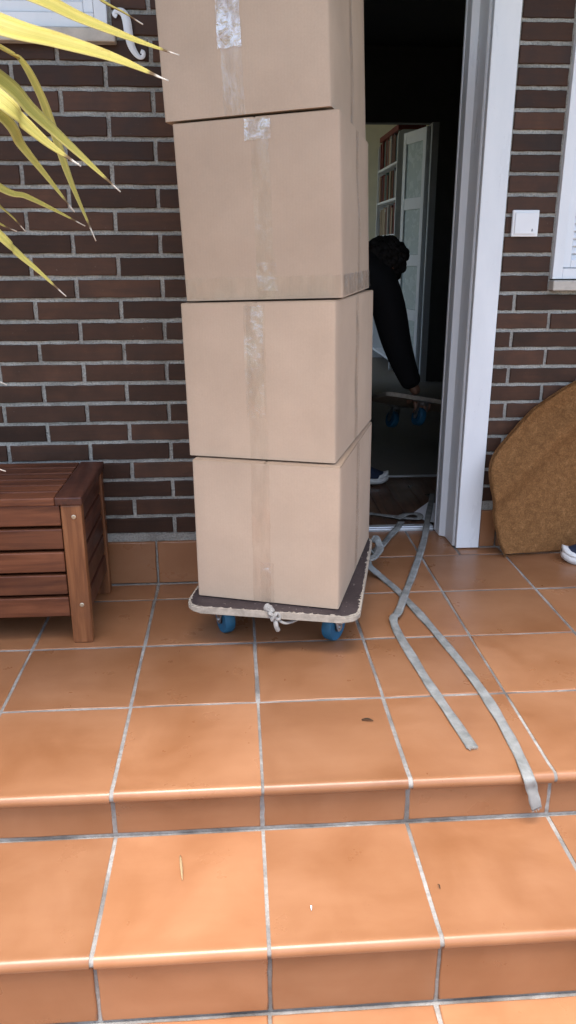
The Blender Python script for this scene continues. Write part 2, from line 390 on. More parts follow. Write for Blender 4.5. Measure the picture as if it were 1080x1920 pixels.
# -- terrace
terrace = empty('terrace', kind='structure')
def poly_grout(): # grout / screed body under the tiles, stepped in section
    b = B()
    prof = [(NOSE1+.022, -.0018), (YR+.25, -.0018), (YR+.25, Z2-.05), (NOSE1+.022, Z2-.05)]
    b.prism(prof, -1.7, 2.5, 'X'); return b.build('grout_bed', M['grout'], terrace)
poly_grout()
JW = .0068
def tile_mesh(w_, d_, h_, seed, bev=.0035):
    """tile slab with a softly rounded arris and slightly uneven edges, top at z=0"""
    r = random.Random(seed); b = bmesh.new(); n = 6
    def edge(ax, ay, bx, by):
        out = []
        for i in range(n):
            t = i/n; j = 0 if i == 0 else r.uniform(-.0009, .0009)
            x, y = ax+(bx-ax)*t, ay+(by-ay)*t
            nx, ny = (by-ay), -(bx-ax); l = math.hypot(nx, ny)
            out.append((x+nx/l*j, y+ny/l*j))
        return out
    cs = [(-w_/2, -d_/2), (w_/2, -d_/2), (w_/2, d_/2), (-w_/2, d_/2)]
    pts = []
    for i in range(4): pts += edge(*cs[i], *cs[(i+1) % 4])
    rings = []
    for ins, z in ((0, -h_), (0, -bev), (bev*.3, -bev*.3), (bev, 0)):
        ring = []
        for x, y in pts:
            sx = (abs(x)-ins*(abs(x) > w_/2-.004))*(1 if x > 0 else -1); sy = (abs(y)-ins*(abs(y) > d_/2-.004))*(1 if y > 0 else -1)
            ring.append(b.verts.new((sx, sy, z)))
        rings.append(ring)
    m = len(pts)
    for a_, c_ in zip(rings, rings[1:]):
        for i in range(m): b.faces.new((a_[i], a_[(i+1) % m], c_[(i+1) % m], c_[i])).smooth = True
    b.faces.new(rings[-1])
    me = bpy.data.meshes.new('tile'); b.to_mesh(me); b.free(); me.materials.append(M['tile']); return me
FULL = [tile_mesh(T-JW, T-JW, .010, s) for s in range(5)]
def tile(parent, x0, x1, y0, y1, z, name='tile'):
    w_, d_ = x1-x0-JW, y1-y0-JW
    if abs(x1-x0-T) < .002 and abs(y1-y0-T) < .002: me = rng.choice(FULL)
    else: me = tile_mesh(w_, d_, .010, rng.random())
    return link(name, me, None, parent, ((x0+x1)/2+rng.uniform(-.0012, .0012), (y0+y1)/2+rng.uniform(-.0012, .0012), z+rng.uniform(-.0006, .0006)),
                (R(rng.uniform(-.12, .12)), R(rng.uniform(-.12, .12)), R(rng.uniform(-.2, .2))))
cols_ = [X0+i*T for i in range(-5, 9)]
for xa, xb in zip(cols_, cols_[1:]):
    for j in range(0, 3):
        ya = Y1+j*T
        if j < 2: tile(terrace, xa, xb, ya, ya+T, 0)
    ya = Y1+2*T
    if xb < WEND: tile(terrace, xa, xb, ya, -.0, 0)
    elif xa < WEND:
        tile(terrace, xa, WEND, ya, 0, 0); tile(terrace, WEND, xb, ya, ya+T, 0)
    else: tile(terrace, xa, xb, ya, ya+T, 0)
    yb = Y1+3*T
    if xb > WEND+.05:
        a0 = max(xa, WEND)
        if xa > 1.1: tile(terrace, a0, xb, yb, YR, 0)
        elif xb > 1.1: # notched round the door frame: two cut pieces
            tile(terrace, a0, 1.055, yb, .452, 0); tile(terrace, 1.055, xb, yb, YR, 0)
        else: tile(terrace, a0, xb, yb, .452, 0)
def nosing_mesh(w_, y_front, y_back, seed):
    """step-nosing tile: flat tread with a rolled front edge; y measured, top z=0, extruded along x"""
    prof = [(y_back, -.012), (y_back, -.002), (y_back-.002, 0), (y_front+.040, 0.0), (y_front+.030, .0012)]
    cx, cz, rr = y_front+.0135, -.0105, .0135
    for k in range(0, 11):
        a = R(68+k*20.5); prof.append((cx+rr*math.cos(a), cz+rr*math.sin(a)))
    prof.append((y_front+.030, -.0225))
    b = B(); b.prism(prof, -w_/2, w_/2, 'X'); me = b.mesh('tile', True); me.materials.append(M['tile']); return me
def row_nosing(parent, yf, yb, z, shift=0):
    for xa, xb in zip(cols_, cols_[1:]):
        me = nosing_mesh(T-JW-.0015, yf, yb-JW/2, 0)
        link('nosing_tile', me, None, parent, ((xa+xb)/2+shift+rng.uniform(-.001, .001), rng.uniform(-.0015, .0015), z+rng.uniform(-.0006, .0006)))
def row_riser(parent, y, z0, z1, shift=0):
    for xa, xb in zip(cols_, cols_[1:]):
        w_, h_ = xb-xa-JW, z1-z0-.008
        me = tile_mesh(w_, h_, .010, rng.random())
        link('riser_tile', me, None, parent, ((xa+xb)/2+shift+rng.uniform(-.001, .001), y, (z0+z1)/2), (R(90), R(rng.uniform(-.15, .15)), 0))
row_nosing(terrace, NOSE1, Y1, 0)
def nose_grout(parent, yf, yb, z):
    me = nosing_mesh(4.2, yf+.0016, yb, 0); me.materials.clear(); me.materials.append(M['grout'])
    for v in me.vertices: v.co.z = v.co.z*.86-.0016
    link('grout_nosing', me, None, parent, (.4, 0, z))
nose_grout(terrace, NOSE1, NOSE1+.06, 0)
steps = empty('entrance_steps', kind='structure')
b = B(); b.prism([(NOSE2+.022, Z1-.0018), (NOSE1+.021, Z1-.0018), (NOSE1+.021, Z2-.05), (NOSE2+.022, Z2-.05)], -1.7, 2.5, 'X'); b.build('grout_bed', M['grout'], steps)
row_riser(steps, RIS1-.004, Z1, -.0215, -.001)
row_nosing(steps, NOSE2, RIS1-.004, Z1)
nose_grout(steps, NOSE2, NOSE2+.06, Z1)
row_riser(steps, RIS2-.004, Z2, Z1-.0215, .001)
b = B(); b.bb(-1.7, 2.5, -4.2, NOSE2+.021, Z2-.05, Z2-.0035); path = b.build('path', M['grout']); tag(path, kind='structure')
pathT = empty('path_paving', kind='structure')
for xa, xb in zip(cols_, cols_[1:]):
    for j in range(4): tile(pathT, xa, xb, RIS2-.004-(j+1)*T, RIS2-.004-j*T, Z2)

# -- brick walls
COURSE, ZB, BL, BH = .0616, .1738, .25, .0465
JB = .0115
def brick_mesh(w_, h_, seed, d_=.06):
    r = random.Random(seed); b = bmesh.new()
    cs = [(-w_/2, -h_/2), (w_/2, -h_/2), (w_/2, h_/2), (-w_/2, h_/2)]; pts = []
    for i, n in enumerate((9, 3, 9, 3)):
        ax, ay = cs[i]; bx, by = cs[(i+1) % 4]
        for k in range(n):
            t = k/n; j = r.uniform(-.0011, .0008)
            nx, nz = (by-ay), -(bx-ax); l = math.hypot(nx, nz); pts.append((ax+(bx-ax)*t+nx/l*j, ay+(by-ay)*t+nz/l*j))
    back = [b.verts.new((x, d_, z)) for x, z in pts]
    mid = [b.verts.new((x, .0018+r.uniform(0, .0006), z)) for x, z in pts]
    fr = [b.verts.new((x*(1-.0044/w_), 0, z*(1-.0044/h_))) for x, z in pts]
    m = len(pts)
    for p_, q_ in ((back, mid), (mid, fr)):
        for i in range(m): b.faces.new((p_[i], p_[(i+1) % m], q_[(i+1) % m], q_[i])).smooth = True
    b.faces.new(fr)
    bmesh.ops.recalc_face_normals(b, faces=b.faces)
    me = bpy.data.meshes.new('brick'); b.to_mesh(me); b.free(); me.materials.append(M['brick']); return me
BR = {}
def brick(parent, x0, x1, zc, y, rot=0):
    k = (round(x1-x0, 3), rng.randrange(6 if x1-x0 > .24 else 2))
    if k not in BR: BR[k] = brick_mesh(k[0]-JB, .0498, str(k))
    if rot == 0: loc = ((x0+x1)/2, y+rng.uniform(-.0012, .0012), zc)
    else: loc = (y, (x0+x1)/2, zc)
    return link('brick', BR[k], None, parent, (loc[0], loc[1], loc[2]+rng.uniform(-.0008, .0008)), (R(rng.uniform(-.3, .3)), 0, rot+R(rng.uniform(-.25, .25))))
def mortar_sheet(parent, rects, y, back):
    """rough recessed mortar body in pieces: x0,x1,z0,z1"""
    b = B()
    for (x0, x1, z0, z1) in rects: b.bb(x0, x1, y, back, z0, z1)
    return b.build('mortar', M['mortar'], parent)
wallL = empty('brick_wall', (0, 0, 0), label='dark brown brick wall with grey mortar behind the wooden bench', cat='wall')
WX0, WTOP = -1.62, 2.60
LW = (-1.10, -.062, 1.61, 2.55)          # left window opening
mortar_sheet(wallL, [(WX0, WEND-.004, .0, LW[2]), (LW[1], WEND-.004, LW[2], WTOP), (WX0, LW[0], LW[2], WTOP)], .0065, .30)
U0 = .0461
bricks_n = 0
for k in range(0, 33):
    zc = ZB+(k+.5)*COURSE
    xs = [U0+.125*(-1 if k % 2 else 0)+BL*i for i in range(-7, 3)]
    for xa, xb in zip(xs, xs[1:]):
        a_, b_ = max(xa, WX0), min(xb, WEND+JB/2)
        if b_-a_ < .03: continue
        segs = [(a_, b_)]
        if zc > LW[2]-.03 and zc-.03 < LW[3]:
            segs = [s_ for s_ in ((a_, min(b_, LW[0])), (max(a_, LW[1]+.004), b_)) if s_[1]-s_[0] > .03]
        for s_ in segs: brick(wallL, s_[0], s_[1], zc, 0); bricks_n += 1
for k in range(0, 33):   # the return of the wall beside the door
    zc = ZB+(k+.5)*COURSE
    xa, xb = (.0, .115) if k % 2 == 0 else (.0, .24)
    if k % 2 == 0: brick(wallL, .064, .24, zc, WEND, R(90))
    else: brick(wallL, .064, .115, zc, WEND, R(90)); brick(wallL, .115, .24, zc, WEND, R(90))
wallR = empty('brick_wall', (0, YR, 0), label='brown brick pier between the white door frame and the louvred window', cat='wall')
RW = (1.318, 2.25, .958, 2.45)
AX1 = 1.140                                  # outer edge of the door architrave
mortar_sheet(wallR, [(AX1, 2.6, 0, RW[2]-.04), (AX1, RW[0], RW[2]-.04, WTOP), (RW[1], 2.6, RW[2]-.04, WTOP)], .0065, .25)
UR = 1.2025
for k in range(0, 33):
    zc = ZB+(k+.5)*COURSE
    xs = [UR+.125*(1 if k % 2 == 0 else 0)+BL*i for i in range(-2, 7)]
    for xa, xb in zip(xs, xs[1:]):
        a_, b_ = max(xa, AX1), min(xb, 2.6)
        if b_-a_ < .025: continue
        if zc+.026 > RW[2]-.034 and zc < RW[3]:
            if xa > RW[1]-.2:
                a_ = max(a_, RW[1]+.004)
                if b_-a_ > .03: brick(wallR, a_, b_, zc, 0)
            continue
        brick(wallR, a_, b_, zc, 0)
    if zc+.026 > RW[2]-.034 and zc < RW[3]: brick(wallR, AX1+.004, RW[0]-.001, zc, 0)
# -- skirting tiles (children of their walls)
def skirting(parent, xs, y, z1, name='skirting_tile'):
    for xa, xb in zip(xs, xs[1:]):
        me = tile_mesh(xb-xa-.007, z1-.005, .011, rng.random())
        link(name, me, None, parent, ((xa+xb)/2, y, z1/2+.001), (R(90), 0, 0))
B().bb(WX0, WEND, -.010, .004, -.003, .0025, .001, 1).build('grout_fillet', M['grout'], wallL)
B().bb(AX1, 2.6, -.010, .004, -.003, .0025, .001, 1).build('grout_fillet', M['grout'], wallR)
skirting(wallL, [X0+i*T for i in range(-5, 1)]+[WEND], -.006, .150)
skirting(wallR, [AX1, X0+4*T-.012, X0+5*T, X0+6*T, X0+7*T, X0+8*T], -.007, .145)
# -- unseen roof slab added to shade the terrace by the wall, closed house shell
tag(B().bb(-1.62, 2.6, -1.32, .55, WTOP, WTOP+.16, .01).build('shade_roof', M['render']), 'unseen plain slab added above the entrance to shade the terrace', 'shade roof')
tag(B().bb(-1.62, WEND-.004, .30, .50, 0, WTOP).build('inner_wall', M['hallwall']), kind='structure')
tag(B().bb(1.10, 2.6, .506, .62, 0, WTOP).build('inner_wall', M['hallwall']), kind='structure')
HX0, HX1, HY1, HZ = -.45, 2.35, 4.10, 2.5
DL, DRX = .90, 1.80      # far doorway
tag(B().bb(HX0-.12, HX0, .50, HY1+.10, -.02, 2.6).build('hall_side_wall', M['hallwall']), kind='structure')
tag(B().bb(HX0-.12, HX0, HY1+.101, 4.32, -.02, 2.6).bb(HX0-.12, HX0, 6.1, 6.32, -.02, 2.6).bb(HX0-.12, HX0, 4.32, 6.1, -.02, .20).bb(HX0-.12, HX0, 4.32, 6.1, 2.42, 2.6).build('room_opening_wall', M['cream']), kind='structure')  # unseen opening to the sky, added and sized to brighten the far room
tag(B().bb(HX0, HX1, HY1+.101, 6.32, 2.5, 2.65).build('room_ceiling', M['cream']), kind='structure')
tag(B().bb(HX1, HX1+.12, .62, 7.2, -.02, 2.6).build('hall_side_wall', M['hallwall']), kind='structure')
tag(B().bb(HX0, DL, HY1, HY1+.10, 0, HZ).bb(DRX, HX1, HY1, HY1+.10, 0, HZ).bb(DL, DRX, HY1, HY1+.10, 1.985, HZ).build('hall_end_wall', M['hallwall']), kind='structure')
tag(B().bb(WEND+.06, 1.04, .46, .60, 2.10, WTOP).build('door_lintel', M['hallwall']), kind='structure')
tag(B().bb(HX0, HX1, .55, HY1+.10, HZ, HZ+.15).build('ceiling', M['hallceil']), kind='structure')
# far room, lit through the unseen opening added in its left wall
tag(B().bb(HX0, HX1, 6.2, 6.32, 0, 2.5).build('room_wall', M['cream']), kind='structure')
tag(B().bb(HX1-.012, HX1-.002, HY1+.10, 6.2, 0, 2.5).build('room_wall', M['cream']), kind='structure')
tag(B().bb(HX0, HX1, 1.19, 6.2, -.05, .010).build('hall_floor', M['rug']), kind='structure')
parq = empty('parquet_floor', kind='structure')
tag(B().bb(HX0, HX1, .502, 1.19, -.05, -.004).build('floor_bed', M['soil'], parq))
pm = B().box((0, 0, -.006), (.0985, .685, .018), .0012, 1).mesh('plank'); pm.materials.append(M['parquet'])
for i in range(28): link('plank', pm, None, parq, (HX0+.05+i*.1, .8455, rng.uniform(0, .0006)))
tag(B().bb(HX0, HX1, 1.178, 1.202, .0105, .0145, .0015).build('floor_trim', M['alu']), 'thin pale metal strip joining dark parquet and beige floor', 'floor trim')

# ================================================================== OBJECTS
# -- front door frame
fr = empty('door_frame', (1.05, YR, 0), label='white lacquered entrance door frame beside the brick pier', cat='door frame')
o_ = Vector((1.05, YR, 0))
def fpart(name, poly, z0, z1):
    b = B(); b.prism([(x-o_.x, y-o_.y) for x, y in poly], z0, z1, 'Z')
    return b.build(name, M['white'], fr)
b = B(); b.bb(1.054-o_.x, AX1-o_.x-.001, -.020, .006, .004, 2.2, .003, 2); b.build('architrave', M['white'], fr)
fpart('jamb', [(1.052, .266), (1.049, .272), (1.047, .366), (1.043, .369), (1.027, .382), (1.0265, .386), (1.026, .4345), (1.031, .436), (1.031, .441), (1.025, .443), (1.025, .455), (1.13, .50), (1.13, .266)], .003, 2.14)
fpart('jamb', [(.209, .262), (.262, .262), (.264, .366), (.270, .370), (.284, .426), (.284, .455), (.209, .50)], .003, 2.14)
b = B(); b.bb(.205-o_.x, 1.09-o_.x, -.012, .24, 2.142, 2.22, .003); b.build('frame_head', M['white'], fr)
th = empty('door_threshold', (.65, .474, 0), label='silvery metal threshold strip across the doorway', cat='threshold')
B().bb(-.37, .374, -.021, .026, -.003, .008, .002).build('base_plate', M['alu'], th)
B().bb(-.37, .374, -.012, .018, .0085, .0135, .002).build('raised_rib', M['alu'], th)

# -- cardboard boxes (a, y, yaw, w, d, zb, slope_b, zt, slope_t, lean x, lean y)
BX = [(.4133, -.1926, -.3066, .3967, .5763, .137, 0, .5291, .0085, -.0027, .0011),
      (.4079, -.1671, -.3274, .3967, .5763, .5321, .0085, .9293, .0304, -.0063, -.0029),
      (.4050, -.1441, -.2745, .3967, .5763, .9323, .0304, 1.3394, .0482, -.0139, -.0101),
      (.3766, -.1466, -.2957, .3967, .5763, 1.3424, .0482, 1.7385, .03, -.0177, -.0031)]
LBL = ['plain brown cardboard box resting directly on the dolly, lowest of the stack',
       'brown cardboard box second from the bottom of the stack, short crumpled tape on front',
       'brown cardboard box with tape band round its lower edge, third up the stack',
       'topmost brown cardboard box of the stack, shiny crumpled tape down its front']
def box_at(P, bx):      # local unit box (-1..1, -1..1, 0..1) -> local metres on the slightly racked box
    x, y, yaw, w_, d_, zb, tb, zt, tt, lx, ly = bx
    u, v, t = P
    X = u*w_/2+lx*t; Y = v*d_/2+ly*t
    z0 = tb*u*w_/2; z1 = (zt-zb)+tt*u*w_/2
    return Vector((X, Y, z0+(z1-z0)*t))
for bi, bx in enumerate(BX):
    root = empty('cardboard_box', (bx[0], bx[1], bx[5]), bx[2], LBL[bi], 'cardboard box', 'cardboard boxes stacked on the dolly')
    r = random.Random(40+bi); n = 12
    bm = bmesh.new(); so_ = Vector((r.random()*9, r.random()*9, 0))
    # walls: subdivided sheet with rounded corners and a slow bulge
    loop = []
    crn = .006
    def side(a, b2, m=n):
        for i in range(m): loop.append(tuple(a[k]+(b2[k]-a[k])*i/m for k in (0, 1)))
    ex, ey = 1-crn/(bx[3]/2), 1-crn/(bx[4]/2)
    side((-ex, -1), (ex, -1)); loop.append((ex, -1)); loop.append((1-(1-ex)*.3, -1+(1-ey)*.3))
    side((1, -ey), (1, ey)); loop.append((1, ey)); loop.append((1-(1-ex)*.3, 1-(1-ey)*.3))
    side((ex, 1), (-ex, 1)); loop.append((-ex, 1)); loop.append((-1+(1-ex)*.3, 1-(1-ey)*.3))
    side((-1, ey), (-1, -ey)); loop.append((-1, -ey)); loop.append((-1+(1-ex)*.3, -1+(1-ey)*.3))
    def surf(u, v, t):
        p_ = box_at((u, v, t), bx)
        if t > .999 or t < .001: k_ = 0.0
        else: k_ = math.sin(math.pi*t)
        e = (1-abs(u)**6) if abs(v) > .97 else (1-abs(v)**6) if abs(u) > .97 else 0
        nv = noise.noise(p_*6+so_*3)*.0048 + .0012
        if abs(v) > .97: p_.y += (1 if v > 0 else -1)*nv*k_*e
        elif abs(u) > .97: p_.x += (1 if u > 0 else -1)*nv*k_*e
        return p_
    rows = []; m = len(loop)
    for j in range(n+1):
        t = j/n; rows.append([bm.verts.new(surf(u, v, min(max(t, .004), .993))) for u, v in loop])
    for j in range(n):
        for i in range(m): bm.faces.new((rows[j][i], rows[j][(i+1) % m], rows[j+1][(i+1) % m], rows[j+1][i])).smooth = True
    bm.faces.new(rows[0][::-1])
    bmesh.ops.recalc_face_normals(bm, faces=bm.faces)
    me = bpy.data.meshes.new('box_walls'); bm.to_mesh(me); bm.free(); me.set_sharp_from_angle(angle=R(50)); link('box_walls', me, M['card'], root)
    # two long top flaps meeting along the middle (running front to back), with a cut edge showing
    for s_ in (-1, 1):
        b = B(); th_ = .0045
        for (u0, u1) in ((.004*s_, .994*s_),):
            q = []
            for (u, v) in ((u0, -.994), (u1, -.994), (u1, .994), (u0, .994)):
                q.append(box_at((u, v, 1), bx)-Vector((0, 0, .0005)))
            vs0 = [b.bm.verts.new(p_-Vector((0, 0, th_))) for p_ in q]; vs1 = [b.bm.verts.new(p_) for p_ in q]
            b.bm.faces.new(vs0[::-1]); b.bm.faces.new(vs1)
            for i in range(4): b.bm.faces.new((vs0[i], vs0[(i+1) % 4], vs1[(i+1) % 4], vs1[i]))
        bmesh.ops.recalc_face_normals(b.bm, faces=b.bm.faces)
        bmesh.ops.bevel(b.bm, geom=b.bm.edges[:], offset=.0014, segments=2, affect='EDGES')
        b.build('top_flap', M['cardedge'], root)
    # manufacturer's joint: the folded lip at two corners
    def strip(name, face, a0, a1, t0, t1, lift=.0007, mat='tape', wr=.0006, nu=7, nt=26):
        """tape lying on one face; face 'F' (front) or 'R' (right); a = across in -1..1, t = height"""
        b = bmesh.new(); uvl = b.loops.layers.uv.verify(); gr = []
        rr = random.Random(str((bi, face, a0)))
        for j in range(nt+1):
            row = []
            for i in range(nu+1):
                a = a0+(a1-a0)*i/nu; t = t0+(t1-t0)*j/nt
                if i in (0, nu): a += rr.uniform(-.006, .006)
                if j == nt or j == 0: t += rr.uniform(-.006, .004)
                t = min(t, .992)
                if face == 'F':
                    p_ = surf(a, -1, max(.004, t)); w2 = noise.noise(Vector((a*22, t*7, bi*3.1)))*wr
                    p_.y -= lift+abs(w2)
                else:
                    p_ = surf(1, a, max(.004, t)); w2 = noise.noise(Vector((a*22, t*7, bi*3.1+5)))*wr
                    p_.x += lift+abs(w2)
                row.append(b.verts.new(p_))
            gr.append(row)
        for j in range(nt):
            for i in range(nu): b.faces.new((gr[j][i], gr[j][i+1], gr[j+1][i+1], gr[j+1][i])).smooth = True
        me = bpy.data.meshes.new(name); b.to_mesh(me); b.free()
        return link(name, me, M[mat], root)
    ca = [-.06, -.01, .04, -.13][bi]; hw = .125
    if bi == 0:
        strip('tape_strip', 'F', ca-hw, ca+hw, .0, .99); strip('tape_strip', 'F', ca-.02, ca+.17, .0, .30, .0016, wr=.0025, mat='semi')
    if bi == 1:
        strip('tape_strip', 'F', ca-hw, ca+hw, .0, .99); strip('tape_strip', 'F', ca-.15, ca+.10, .28, .98, .0017, wr=.004, mat='semi')
    if bi == 2:
        strip('tape_strip', 'F', ca-hw+.03, ca+hw, .0, .99); strip('tape_strip', 'F', -.985, .985, .015, .135, .0014, wr=.0012, nu=40, nt=6)
        strip('tape_strip', 'F', ca-.16, ca+.15, .88, .99, .0018, wr=.004, mat='shiny'); strip('tape_strip', 'F', ca-.10, ca+.16, .055, .22, .0022, mat='semi', wr=.006, nu=10, nt=12)
        strip('tape_strip', 'R', -.97, .985, .015, .135, .0014, mat='shiny', wr=.006, nu=40, nt=8)
    if bi == 3:
        strip('tape_strip', 'F', ca-hw, ca+hw, .0, .99); strip('tape_strip', 'F', ca-.15, ca+.13, .35, .99, .0018, wr=.005, nt=40, mat='shiny')
    # side: flap seam with tape along it
    rc = [-.02, .0, .05, .06][bi]
    strip('tape_strip', 'R', rc-.085, rc+.085, .0, .99, .0008, wr=.0030, mat='semi')
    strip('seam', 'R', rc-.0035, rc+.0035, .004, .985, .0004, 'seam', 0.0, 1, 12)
# -- dollies
def rounded_rect(w_, d_, rad, n=6, jit=0, seed=0):
    r = random.Random(seed); out = []
    for cx, cy, a0 in ((w_/2-rad, -d_/2+rad, -90), (w_/2-rad, d_/2-rad, 0), (-w_/2+rad, d_/2-rad, 90), (-w_/2+rad, -d_/2+rad, 180)):
        for k in range(n+1):
            a = R(a0+90*k/n); out.append((cx+rad*math.cos(a), cy+rad*math.sin(a)))
    if jit:
        o2 = []
        for i, (x, y) in enumerate(out):
            nx, ny = out[(i+1) % len(out)]; L_ = math.hypot(nx-x, ny-y); k = max(1, int(L_/.006))
            for j in range(k):
                t = j/k; q = 1-r.random()**2*jit
                o2.append(((x+(nx-x)*t)*(1-r.random()**3*jit/w_*2), (y+(ny-y)*t)*(1-r.random()**3*jit/d_*2)))
        out = o2
    return out
def caster(root, x, y, zdeck, ang):
    rz = Matrix.Rotation(ang, 3, 'Z'); wr, ww = .043, .030; off = rz @ Vector((0, .018, 0)); zc = wr+.001
    def bld(b, name, mat, parent, smooth=True):
        bmesh.ops.transform(b.bm, matrix=Matrix.Translation((x, y, 0)) @ rz.to_4x4(), verts=b.bm.verts)
        return b.build(name, mat, parent, smooth=smooth)
    b = B(); b.box((0, 0, zdeck-.003), (.075, .062, .005), .001)
    b.lathe([(.022, zdeck-.0055), (.026, zdeck-.010), (.022, zdeck-.018), (.012, zdeck-.020)])
    for s_ in (-1, 1):
        b.prism([(-.016, zdeck-.016), (.020, zdeck-.016), (.030, zc+.004), (.024, zc-.012), (.010, zc-.012), (.002, zc)], s_*.0200, s_*.0225, 'X')
    b.box((0, 0, zdeck-.017), (.044, .034, .004), .001)
    b.tube([(-.026, .018, zc), (.026, .018, zc)], .006, 8)
    c_ = bld(b, 'caster', M['zinc'], root)
    b = B(); pr = [(wr-.012, -ww/2), (wr-.003, -ww/2), (wr, -ww/2+.005), (wr, ww/2-.005), (wr-.003, ww/2), (wr-.012, ww/2)]
    b.lathe(pr, (0, .018, zc), 'X', 32); bld(b, 'tyre', M['blue'], c_)
    b = B(); b.lathe([(.008, -ww/2-.001), (wr-.0125, -ww/2+.002), (wr-.0125, ww/2-.002), (.008, ww/2+.001)], (0, .018, zc), 'X', 24); bld(b, 'wheel_hub', M['blackplastic'], c_)
def make_dolly(loc, rz, label, w_=.475, d_=.630, zt=.1345, th_=.020, angs=(35, -25, 60, 110)):
    root = empty('furniture_dolly', loc, rz, label, 'dolly', 'furniture dollies')
    b = B(); b.prism(rounded_rect(w_, d_, .045), zt-th_, zt-.0012, 'Z')
    bmesh.ops.bevel(b.bm, geom=[e for e in b.bm.edges if abs(e.verts[0].co.z-e.verts[1].co.z) < 1e-6], offset=.0035, segments=2, affect='EDGES')
    b.build('deck_board', M['ply'], root, smooth=True)
    b = B(); rim = rounded_rect(w_-.009, d_-.009, .043, 6, .008, 3)
    hi = [b.bm.verts.new((x, y, zt)) for x, y in rim]; lo = [b.bm.verts.new((x, y, zt-.0016)) for x, y in rim]; cc = b.bm.verts.new((0, 0, zt)); cl_ = b.bm.verts.new((0, 0, zt-.0016))
    for i in range(len(rim)):
        j = (i+1) % len(rim); b.bm.faces.new((hi[i], hi[j], cc)); b.bm.faces.new((lo[j], lo[i], cl_)); b.bm.faces.new((lo[i], lo[j], hi[j], hi[i]))
    b.build('deck_film', M['deck'], root)
    for (x, y), a in zip(((-.145, -.205), (.150, -.205), (.165, .225), (-.165, .225)), angs): caster(root, x, y, zt-th_, R(a))
    return root
dolly = make_dolly((.404, -.212, 0), R(-13), 'dark topped plywood dolly on blue wheels carrying the stacked boxes')
# knotted cord tied through the front edge of the dolly
def knot(root, c, sc=1, seed=1):
    r = random.Random(seed); b = B(); pts = []
    for k in range(46):
        t = k/45*2*math.pi*2
        pts.append(Vector(c)+Vector(((math.sin(t)+1.4*math.sin(2*t))*.0105*sc, (math.cos(t)-1.4*math.cos(2*t))*.0062*sc-.003, -math.sin(3*t)*.0120*sc)))
    b.tube(pts, [.0062*sc*(1+.2*math.sin(k*.9)) for k in range(46)], 8)
    c2 = Vector(c)
    b.tube(catmull([c2+Vector((-.004, .004, .008)), c2+Vector((-.016, .010, .016)), c2+Vector((-.028, .016, .019))], 5), [.007, .008, .009, .009, .010, .011, .010, .010, .012, .011, .006], 8)
    b.tube(catmull([c2+Vector((.002, 0, -.008)), c2+Vector((.006, -.006, -.026)), c2+Vector((.010, -.002, -.040))], 5), .0065, 8)
    b.tube(catmull([c2+Vector((.004, .004, -.010)), c2+Vector((.03, .012, -.024)), c2+Vector((.060, .05, -.022)), c2+Vector((.03, .09, -.012))], 5), .0060, 8, squash=.6)
    b.tube(catmull([c2+Vector((0, .004, -.006)), c2+Vector((.0, .016, .006)), c2+Vector((.002, .055, .0065))], 5), .0045, 8, squash=.6)
    return b.build('cord_knot', M['rope'], root, smooth=True)
knot(dolly, (.012, -.319, .124), .66)

# -- grey straps
def strap(label, pts, width=.0245, thick=.0028, twist=None, k=9, name='strap'):
    root = tag(bpy.data.objects.new(name, None), label, 'strap', 'grey webbing straps on the terrace'); 
    P = catmull(pts, k); n = len(P)
    r = random.Random(len(pts)*7+n)
    sides = []
    for i in range(n):
        t = (P[min(i+1, n-1)]-P[max(i-1, 0)]).normalized()
        s_ = t.cross(Vector((0, 0, 1)))
        if abs(t.z) > .30 and i > 0: s_ = base_s - t*base_s.dot(t)
        s_.normalize(); base_s = s_.copy(); nn = t.cross(s_)
        a = (twist(i/(n-1)) if twist else 0)+.10*math.sin(i*.35+r.random()*.1)
        sides.append(s_*math.cos(a)+nn*math.sin(a))
    ws = [width*(1+.05*math.sin(i*.5)+.04*math.sin(i*.17+1)) for i in range(n)]
    b = B(); b.ribbon(P, ws, thick, sides, 12)
    me = b.mesh('strap_band'); me.materials.append(M['strap'])
    bpy.data.objects.remove(root)
    o = link(name, me); tag(o, label, 'strap', 'grey webbing straps on the terrace')
    return o, P, sides
z_ = .0035
def gp(x, y, z=z_): return onZ(x, y, z)
# long strap from the dolly to the step, drooping over the nosing
P2 = [gp(688, 1048, .05), gp(693, 1062, .03), gp(716, 1082, .008), gp(745, 1107), gp(772, 1135, .006), gp(800, 1166), gp(836, 1208), gp(870, 1250), gp(902, 1293), gp(930, 1336), gp(955, 1380), gp(976, 1422)]
e_ = onZ(991, 1458, .004); P2 += [e_]
yf = NOSE1-.004
for (x, y, Y) in ((997, 1478, yf-.004), (1001, 1495, yf-.006), (1006, 1516, yf-.006)): P2.append(onY(x, y, Y))
st2, Pq2, sd2 = strap('long grey strap running from dolly wheel and hanging over step edge', P2)
